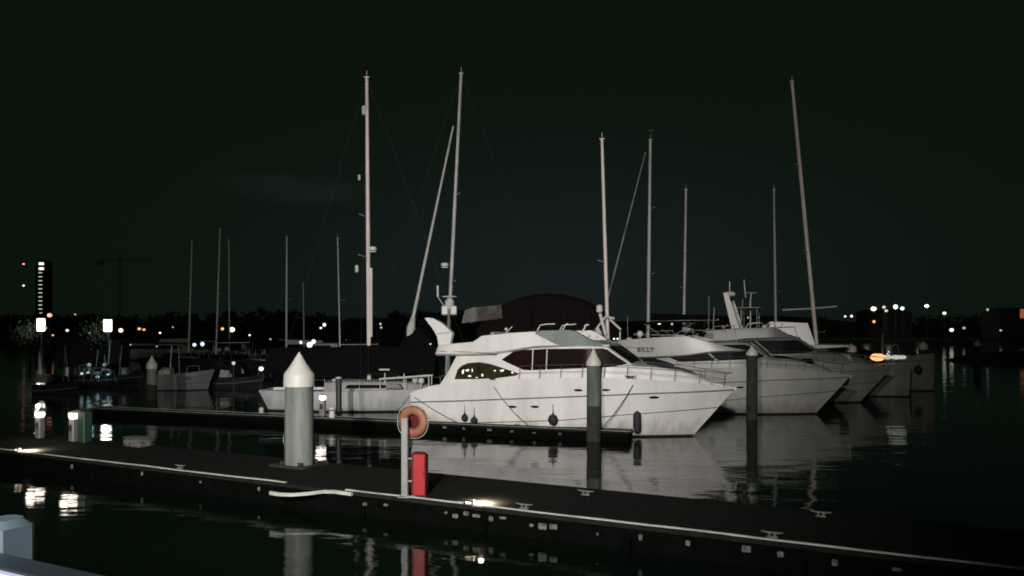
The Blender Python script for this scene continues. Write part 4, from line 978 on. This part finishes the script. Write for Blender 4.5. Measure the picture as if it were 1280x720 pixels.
far = [ # px, py, Y, radius px, mat, label
 (62, 394, 100, 3.6, 'lr', 'pinkish red lamp just above the left floodlight'), (84, 413, 150, 2.2, 'lw', 'small white lamp between the two floodlights'), (94, 393, 200, 1.5, 'ldim', 'tiny dim lamp above between the floodlights'),
 (151, 413, 140, 3.2, 'lwarm', 'warm lamp immediately right of the second floodlight'), (174, 411, 160, 2.4, 'lo', 'orange lamp, left one of a close pair'), (180, 412, 160, 2.2, 'lo', 'orange lamp, right one of a close pair'),
 (278, 411, 110, 2.4, 'lo', 'small orange lamp left of the large glowing one by the masts'), (290, 412, 110, 4.2, 'lwarm', 'large warm glowing lamp by the close pair of masts'),
 (243, 431, 90, 2.8, 'lblue', 'bluish white lamp behind the leftmost mast'), (253, 430, 90, 3.0, 'lblue', 'second bluish white lamp right of the leftmost mast'),
 (292, 454, 52, 2.8, 'ldim', 'pale lamp low below the close pair of masts'), (326.5, 461, 52, 3.6, 'lw', 'bright white lamp just left of the thick pile'), (52, 471, 52, 3.6, 'lw', 'white lamp above the low dark boat at far left'),
 (405.5, 406, 180, 2.6, 'lw', 'white lamp left of the white sailing yacht mast'), (401, 410, 180, 1.9, 'lwarm', 'small warm lamp just under the white one by the sailing yacht mast'),
 (376, 428, 64, 2.4, 'lblue', 'small bluish lamp left of the bright cluster above the thick pile'), (387, 431, 64, 4.6, 'lblue', 'large bluish white lamp in the cluster above the thick pile'), (392, 427, 64, 3.4, 'lblue', 'upper bluish white lamp of the cluster above the thick pile'),
 (475.5, 405, 200, 1.9, 'ldim', 'upper of two dim lamps right of the sailing yacht mast'), (476.5, 409.5, 200, 1.9, 'ldim', 'lower of two dim lamps right of the sailing yacht mast'), (538, 430, 41, 1.6, 'ldim', 'tiny dim lamp left of the arch wing'),
 (29.5, 330, 420, 1.7, 'lr', 'tiny red warning lamp high at the far left'), (29.5, 357, 420, 1.5, 'lw', 'tiny white lamp below the red warning lamp'),
 (200, 416, 150, 1.6, 'lwarm', 'tiny warm lamp low right of the close orange pair'), (112, 416, 150, 1.5, 'ldim', 'tiny dim lamp left of the second floodlight'), (216, 409, 190, 1.4, 'ldim', 'tiny dim lamp high left of the leftmost mast'), (312, 419, 120, 1.5, 'lwarm', 'tiny warm lamp right of the large glowing one by the masts'), (338, 424, 110, 1.6, 'ldim', 'tiny pale lamp left of the mast above the thick pile'), (66, 419, 130, 1.6, 'lo', 'tiny orange lamp right below the left floodlight'), (163, 431, 95, 1.6, 'ldim', 'tiny pale lamp on the far pale cruiser'), (196, 433, 95, 1.4, 'ldim', 'second tiny pale lamp on the far pale cruiser'),
 (1092, 386, 260, 4.2, 'lwarm', 'large warm lamp, leftmost of the far shore cluster at right'), (1105, 384, 270, 2.6, 'ldim', 'dim upper lamp within the far shore cluster'), (1108, 388.5, 270, 2.6, 'ldim', 'dim lower lamp within the far shore cluster'),
 (1119.5, 383.5, 270, 3.3, 'lw', 'white lamp in the far shore cluster'), (1128, 385.5, 270, 3.0, 'lblue', 'bluish lamp at the right end of the far shore cluster'), (1158.5, 382.5, 290, 3.2, 'lw', 'single white lamp right of the far shore cluster'),
 (1180.5, 391.5, 290, 2.6, 'lw', 'white lamp slightly lower, far right of the cluster'), (1189.5, 412.5, 230, 3.0, 'lw', 'white lamp near the waterline at right'), (1205, 410, 230, 2.3, 'ldim', 'dim lamp right of the waterline lamp'),
 (1056.5, 395.5, 240, 1.7, 'lw', 'tiny lamp, left of a pair above the third bow'), (1064.5, 395.2, 240, 1.8, 'lw', 'tiny lamp, right of a pair above the third bow'), (1234.5, 387, 300, 1.8, 'ldim', 'dim lamp left of the orange panel'), (1251, 413, 240, 1.8, 'ldim', 'dim lamp low below the orange panel'),
 (1092.5, 402, 200, 2.2, 'lo', 'dim orange lamp under the far shore cluster'), (824, 404, 60, 2.6, 'lwarm', 'warm lamp on the deck behind the second yacht'), (840, 405, 62, 2.0, 'ldim', 'small lamp right of the warm one behind the second yacht'),
 (767.5, 423.5, 36, 1.5, 'lw', 'left of two tiny white lamps by the lettering'), (772, 423.5, 36, 1.5, 'lw', 'right of two tiny white lamps by the lettering'), (880, 399, 60, 1.5, 'ldim', 'tiny dim lamp left of the radar arch'), (935, 397, 52, 1.6, 'ldim', 'tiny dim lamp right of the radar arch'),
 (789, 446.8, 37.5, 1.2, 'lw', 'tiny white lamp below the lettering'), (57, 410, 97, 2, 'ldim', 'dim lamp right of the left floodlight')]
FARGLOW = {'large warm glowing lamp by the close pair of masts': 1200, 'large warm lamp, leftmost of the far shore cluster at right': 9000, 'white lamp in the far shore cluster': 6000, 'single white lamp right of the far shore cluster': 5000, 'large bluish white lamp in the cluster above the thick pile': 60, 'white lamp left of the white sailing yacht mast': 2500}
for px, py, Y, rp, m_, lab in far:
    r = rp / F * Y * .78; p = at(px, py, Y)
    if Y > 130: foot = -.0 if Y < 300 else 1.0
    else: foot = 0.0
    nm = 'street_lamp' if Y > 130 else 'dock_lamp'
    lp_ = lamp(nm, lab, p, r, m_, 'lamp', 'lamps scattered across the harbour', foot=foot, sz=random.uniform(.75, 1.15))
    if lab in FARGLOW:
        l = bpy.data.lights.new('lamp_glow', 'POINT'); l.energy = FARGLOW[lab] * .35; l.color = (1, .75, .5) if 'warm' in lab or 'orange' in lab else (.95, 1, .9); l.shadow_soft_size = .5
        o = bpy.data.objects.new('lamp_glow', l); C.objects.link(o); o.parent = lp_; o.location = (0, 5, p.z - foot)

# lit tower block, crane, buildings far away
def bush(label, px, py, Y, r_):
    p = at(px, py, Y); root = empty('leafy_tree', (p.x, p.y, 0), 0, label, 'tree', 'trees beside the left floodlights')
    mb = MB(); mb.tube([(0, 0, -.5), (.1, 0, p.z * .5), (0, 0, p.z)], [.12, .09, .05], 8); mb.build('trunk', 'fascia', root)
    mb = MB(); rg = random.Random(int(px))
    for _ in range(700):
        d = Vector((rg.gauss(0, 1), rg.gauss(0, 1), rg.gauss(0, 1))).normalized() * rg.random() ** .45 * r_ * (.6 + .8 * rg.random())
        c_ = Vector((d.x * 1.3, d.y, p.z - r_ * .5 + d.z * 1.1)); a = Vector((rg.gauss(0, 1), rg.gauss(0, 1), rg.gauss(0, 1))).normalized(); b = a.orthogonal().normalized(); s_ = rg.uniform(.05, .13)
        mb.add([c_ - a * s_ - b * s_ * .5, c_ + a * s_ - b * s_ * .5, c_ + a * s_ + b * s_ * .5, c_ - a * s_ + b * s_ * .5], [(0, 1, 2, 3)])
    mb.build('crown', 'leafl', root, smooth=False)
bush('leafy tree lit green just left of the left floodlight', 37, 407, 99.6, 1.6)
bush('small leafy tree lit dimly left of the second floodlight', 121, 408, 73.6, 1.1)
tb = empty('tower_block', (at(55, 400, 520).x, 520, 0), 0, 'tall distant tower with a column of small lit windows at the far left', 'tower')
mb = MB(); mb.box((0, 0, 24), (6.5, 8, 48), bev=.1); mb.build('wall', 'wallf', tb)
mb = MB(); mb.box((0, 0, 48.6), (5, 6, 1.2)); mb.build('roof', 'metal', tb)
for i in range(13):
    z = 46.5 - i * 2.6 - (0 if i < 1 else .6)
    w = 3.2 if i < 2 else 2.4
    mb = MB(); mb.box((.6 if i < 2 else 0, -4.02, z), (w, .1, .6 if i > 1 else 1.5)); wn_ = mb.build('window', 'lw' if i < 2 else 'win', tb)
cr = empty('tower_crane', (at(150, 400, 480).x, 480, 0), 0, 'faint dark tower crane on the far shore right of the tower', 'crane')
mb = MB(); 
for sx in (-.8, .8):
    for sy in (-.8, .8): mb.tube([(sx, sy, 0), (sx, sy, 46)], .22, 4)
for i in range(22): mb.tube([(-.8, -.8, i * 2.1), (.8, -.8, i * 2.1 + 2.1)], .15, 4)
mb.build('crane_mast', 'cranem', cr)
mb = MB(); mb.tube([(-14, 0, 46), (18, 0, 46)], .3, 4); mb.tube([(-12, 0, 46), (0, 0, 51), (17, 0, 46)], .12, 4); mb.tube([(0, 0, 46), (0, 0, 51)], .4, 4); mb.box((-12, 0, 44.5), (4, 2, 3)); mb.build('jib', 'cranem', cr)
def house(label, px0, px1, pytop, Y, wall='wallf', wins=0, roof=True, lit='win', nm='shore_building'):
    x0, x1 = (px0 - 640) / F * Y, (px1 - 640) / F * Y; H = CAM_Z - (pytop - HZ) / F * Y; w = x1 - x0
    root = empty(nm, ((x0 + x1) / 2, Y + 6, .5), 0, label, 'building', 'low buildings on the far shore')
    mb = MB(); mb.box((0, 0, (H - 1.5) / 2), (w, 12, H - 1.5)); mb.build('wall', wall, root)
    mb = MB(); mb.loft([[(-w / 2 - .3, -6.4, H - 1.5), (w / 2 + .3, -6.4, H - 1.5), (w / 2 + .3, 6.4, H - 1.5), (-w / 2 - .3, 6.4, H - 1.5)], [(-w / 2 + .8, -.3, H), (w / 2 - .8, -.3, H), (w / 2 - .8, .3, H), (-w / 2 + .8, .3, H)]]); mb.build('roof', 'wallf', root)
    for i in range(wins):
        mb = MB(); mb.box((-w / 2 + (i + .5) * w / wins, -6.03, H * .45), (w / wins * .4, .08, 1.3)); mb.build('window', 'glass2', root)
    return root
house('long low dark building on the far shore behind the left masts', 180, 260, 402, 330, wins=6)
house('dark gabled building on the far shore above the thick pile', 300, 372, 400, 340, wins=5)
house('dark far shore building between the sailing yacht mast and the arch wing', 430, 520, 399, 345, wins=6)
house('dark far shore hall right of the maroon canopy', 690, 742, 397, 340, wins=4)
house('dark far shore hall behind the radar arch', 870, 960, 396, 335, wins=6)
house('dark far shore building under the lamp cluster at right', 1085, 1140, 388, 345, wins=5)
ob_ = house('far shore building with an orange lit front at the right edge', 1250, 1330, 386, 300, 'wallf', 0)
mb = MB(); mb.box((-.5, -6.1, CAM_Z + (412 - 392) * .3 - .5), (8, .15, 3.4), bev=.05); mb.build('orange_glow_panel', 'worange', ob_)  # glowing panel stands in for orange light on the building front

# tree line: individual clumps of leaf faces gathered into one far wood
mb = MB()
def clump(c, r, n, mb):
    for _ in range(n):
        d = Vector((random.gauss(0, 1), random.gauss(0, 1), random.gauss(0, 1))).normalized() * random.random() ** .4
        p = Vector((c[0] + d.x * r, c[1] + d.y * r * .6, c[2] + d.z * r * .8)); s = random.uniform(.35, .9)
        a = Vector((random.gauss(0, 1), random.gauss(0, 1), random.gauss(0, 1))).normalized(); b = a.orthogonal().normalized()
        mb.add([p - a * s - b * s * .6, p + a * s - b * s * .6, p + a * s + b * s * .6, p - a * s + b * s * .6], [(0, 1, 2, 3)])
x = -330
while x < 330:
    px = 640 + x / 360 * 1000
    h = 4 + (412 - (394 - 5 * math.sin(px * .006) - 3 * math.sin(px * .021 + 1) + (4 if px > 1050 else 0) - (6 if 480 < px < 760 else 0))) * .36
    h += random.uniform(-1.6, 1.2)
    y = 352 + random.uniform(0, 22); r = random.uniform(2.4, 4.6)
    clump((x, y, h - r), r, 55, mb); clump((x + 1, y, max(1.5, h * .45)), 3.6, 40, mb); clump((x - 1, y + 3, h * .25), 3.4, 30, mb)
    x += random.uniform(1.7, 3.4)
tag(mb.build('far_tree_line', 'leaf', smooth=False), 'dark wood along the far shore', 'trees', kind='stuff')
mb = MB(); rg = []
for i in range(81):
    x = -1000 + i * 25; h = 9 + 3 * math.sin(i * .31) + 2 * math.sin(i * .83); rg.append([(x, 520, 0), (x, 560, h), (x, 620, h * 1.1), (x, 700, 0)])
mb.loft(rg, closed=False, caps=False); tag(mb.build('far_hill', 'earth'), kind='structure')

# ------------------------------------------------------------------ quay lamps behind the camera (the light that falls on the boats)
def quay_lamp(p, z, target, energy, col, size, blend, soft, label):
    root = empty('quay_floodlight', (p[0], p[1], 2.4), 0, label, 'floodlight', 'quay floodlights behind the viewpoint')
    mb = MB(); mb.lathe([(.16, 0), (.12, .5), (.07, z - 2.5)], n=14); mb.build('pole', 'galv', root)
    mb = MB(); mb.box((0, -.1, z - 2.4), (1.0, .25, .5), bev=.05); mb.build('lamp_housing', 'metal', root)
    mb = MB(); mb.box((0, .05, z - 2.4), (.9, .05, .4), bev=.02); mb.build('lamp_panel', 'lww', root)
    l = bpy.data.lights.new('quay_flood', 'SPOT'); l.energy = energy; l.color = col; l.spot_size = R(size); l.spot_blend = blend; l.shadow_soft_size = soft
    o = bpy.data.objects.new('quay_flood', l); C.objects.link(o); o.parent = root; o.location = (0, .35, z - 2.4)
    d = Vector(target) - Vector((p[0], p[1] + .35, z)); o.rotation_euler = d.to_track_quat('-Z', 'Y').to_euler()
quay_lamp((-4, -15), 11, (-1.6, 32, 3.0), 50000, (1, .98, .94), 45, 1.0, .4, 'tall quay floodlight nearest behind the viewpoint')
quay_lamp((-11, -19), 13, (-5, 36, 12), 40000, (1, .88, .83), 60, 1.0, .4, 'taller quay floodlight further left behind the viewpoint')

# weak added night fill as a sun lamp, same direction as the floodlights
sl = bpy.data.lights.new('night_fill', 'SUN'); sl.energy = .02; sl.angle = R(2); sl.color = (.75, .9, 1)
so = bpy.data.objects.new('night_fill', sl); C.objects.link(so); so.rotation_euler = (R(50), 0, R(-20))

# ------------------------------------------------------------------ world
w = bpy.data.worlds.new('World'); S.world = w; w.use_nodes = True; nt = w.node_tree; nt.nodes.clear()
out = nt.nodes.new('ShaderNodeOutputWorld'); bg = nt.nodes.new('ShaderNodeBackground')
tc = nt.nodes.new('ShaderNodeTexCoord')
def vm(op, a=None, b=None):
    n = nt.nodes.new('ShaderNodeMath'); n.operation = op
    for i, q_ in enumerate((a, b)):
        if q_ is None: continue
        if isinstance(q_, (int, float)): n.inputs[i].default_value = q_
        else: nt.links.new(q_, n.inputs[i])
    return n.outputs[0]
sx = nt.nodes.new('ShaderNodeSeparateXYZ'); nt.links.new(tc.outputs['Generated'], sx.inputs[0])
# glow of the town above the horizon straight ahead
az = vm('SUBTRACT', sx.outputs[0], .06); az2 = vm('MULTIPLY', az, az); el = vm('SUBTRACT', sx.outputs[2], .05); el2 = vm('MULTIPLY', el, el)
g_ = vm('EXPONENT', vm('MULTIPLY', vm('ADD', vm('MULTIPLY', az2, 9.0), vm('MULTIPLY', el2, 45.0)), -1.0))
gy = vm('GREATER_THAN', sx.outputs[1], 0.0); g_ = vm('MULTIPLY', g_, gy)
nz = nt.nodes.new('ShaderNodeTexNoise'); nz.inputs['Scale'].default_value = 2.6; nz.inputs['Detail'].default_value = 5
mp = nt.nodes.new('ShaderNodeMapping'); mp.inputs['Scale'].default_value = (1, 1, 5); nt.links.new(tc.outputs['Generated'], mp.inputs[0]); nt.links.new(mp.outputs[0], nz.inputs[0])
cl = nt.nodes.new('ShaderNodeValToRGB'); cl.color_ramp.elements[0].position = .38; cl.color_ramp.elements[0].color = (0, 0, 0, 1); cl.color_ramp.elements[1].position = .66; cl.color_ramp.elements[1].color = (.006, .0065, .0068, 1)
cz = vm('SUBTRACT', sx.outputs[2], .165); band = vm('EXPONENT', vm('MULTIPLY', vm('MULTIPLY', cz, cz), -900.0))
cx_ = vm('ADD', sx.outputs[0], .26); band = vm('MULTIPLY', band, vm('EXPONENT', vm('MULTIPLY', vm('MULTIPLY', cx_, cx_), -22.0)))
nt.links.new(vm('MULTIPLY', nz.outputs[0], band), cl.inputs[0])
mix = nt.nodes.new('ShaderNodeMix'); mix.data_type = 'RGBA'; mix.inputs[6].default_value = (.0029, .0068, .0034, 1); mix.inputs[7].default_value = (.0078, .0132, .0128, 1)
nt.links.new(g_, mix.inputs[0])
sky = nt.nodes.new('ShaderNodeTexSky'); sky.sky_type = 'NISHITA'; sky.sun_disc = False; sky.sun_elevation = R(-4); sky.sun_rotation = R(160)
sk = nt.nodes.new('ShaderNodeVectorMath'); sk.operation = 'SCALE'; sk.inputs[3].default_value = .002; nt.links.new(sky.outputs[0], sk.inputs[0])
ad = nt.nodes.new('ShaderNodeVectorMath'); ad.operation = 'ADD'; nt.links.new(mix.outputs[2], ad.inputs[0]); nt.links.new(cl.outputs[0], ad.inputs[1])
ad2 = nt.nodes.new('ShaderNodeVectorMath'); ad2.operation = 'ADD'; nt.links.new(ad.outputs[0], ad2.inputs[0]); nt.links.new(sk.outputs[0], ad2.inputs[1])
nt.links.new(ad2.outputs[0], bg.inputs[0]); bg.inputs[1].default_value = 1.0
nt.links.new(bg.outputs[0], out.inputs[0])

# ------------------------------------------------------------------ camera and output
cam = bpy.data.cameras.new('camera'); co = bpy.data.objects.new('camera', cam); C.objects.link(co); S.camera = co
co.location = (0, 0, CAM_Z); co.rotation_euler = (R(90), 0, 0)
cam.sensor_width = 36; cam.lens = 36 * F / 1280; cam.shift_y = (HZ - 360) / 1280; cam.clip_end = 4000; cam.clip_start = .05
S.render.engine = 'CYCLES'
S.cycles.pixel_filter_type = 'GAUSSIAN'; S.cycles.filter_width = 2.0
S.view_settings.view_transform = 'Standard'; S.view_settings.look = 'None'; S.view_settings.exposure = 0; S.view_settings.gamma = 1
S.render.resolution_x = 1024; S.render.resolution_y = 576
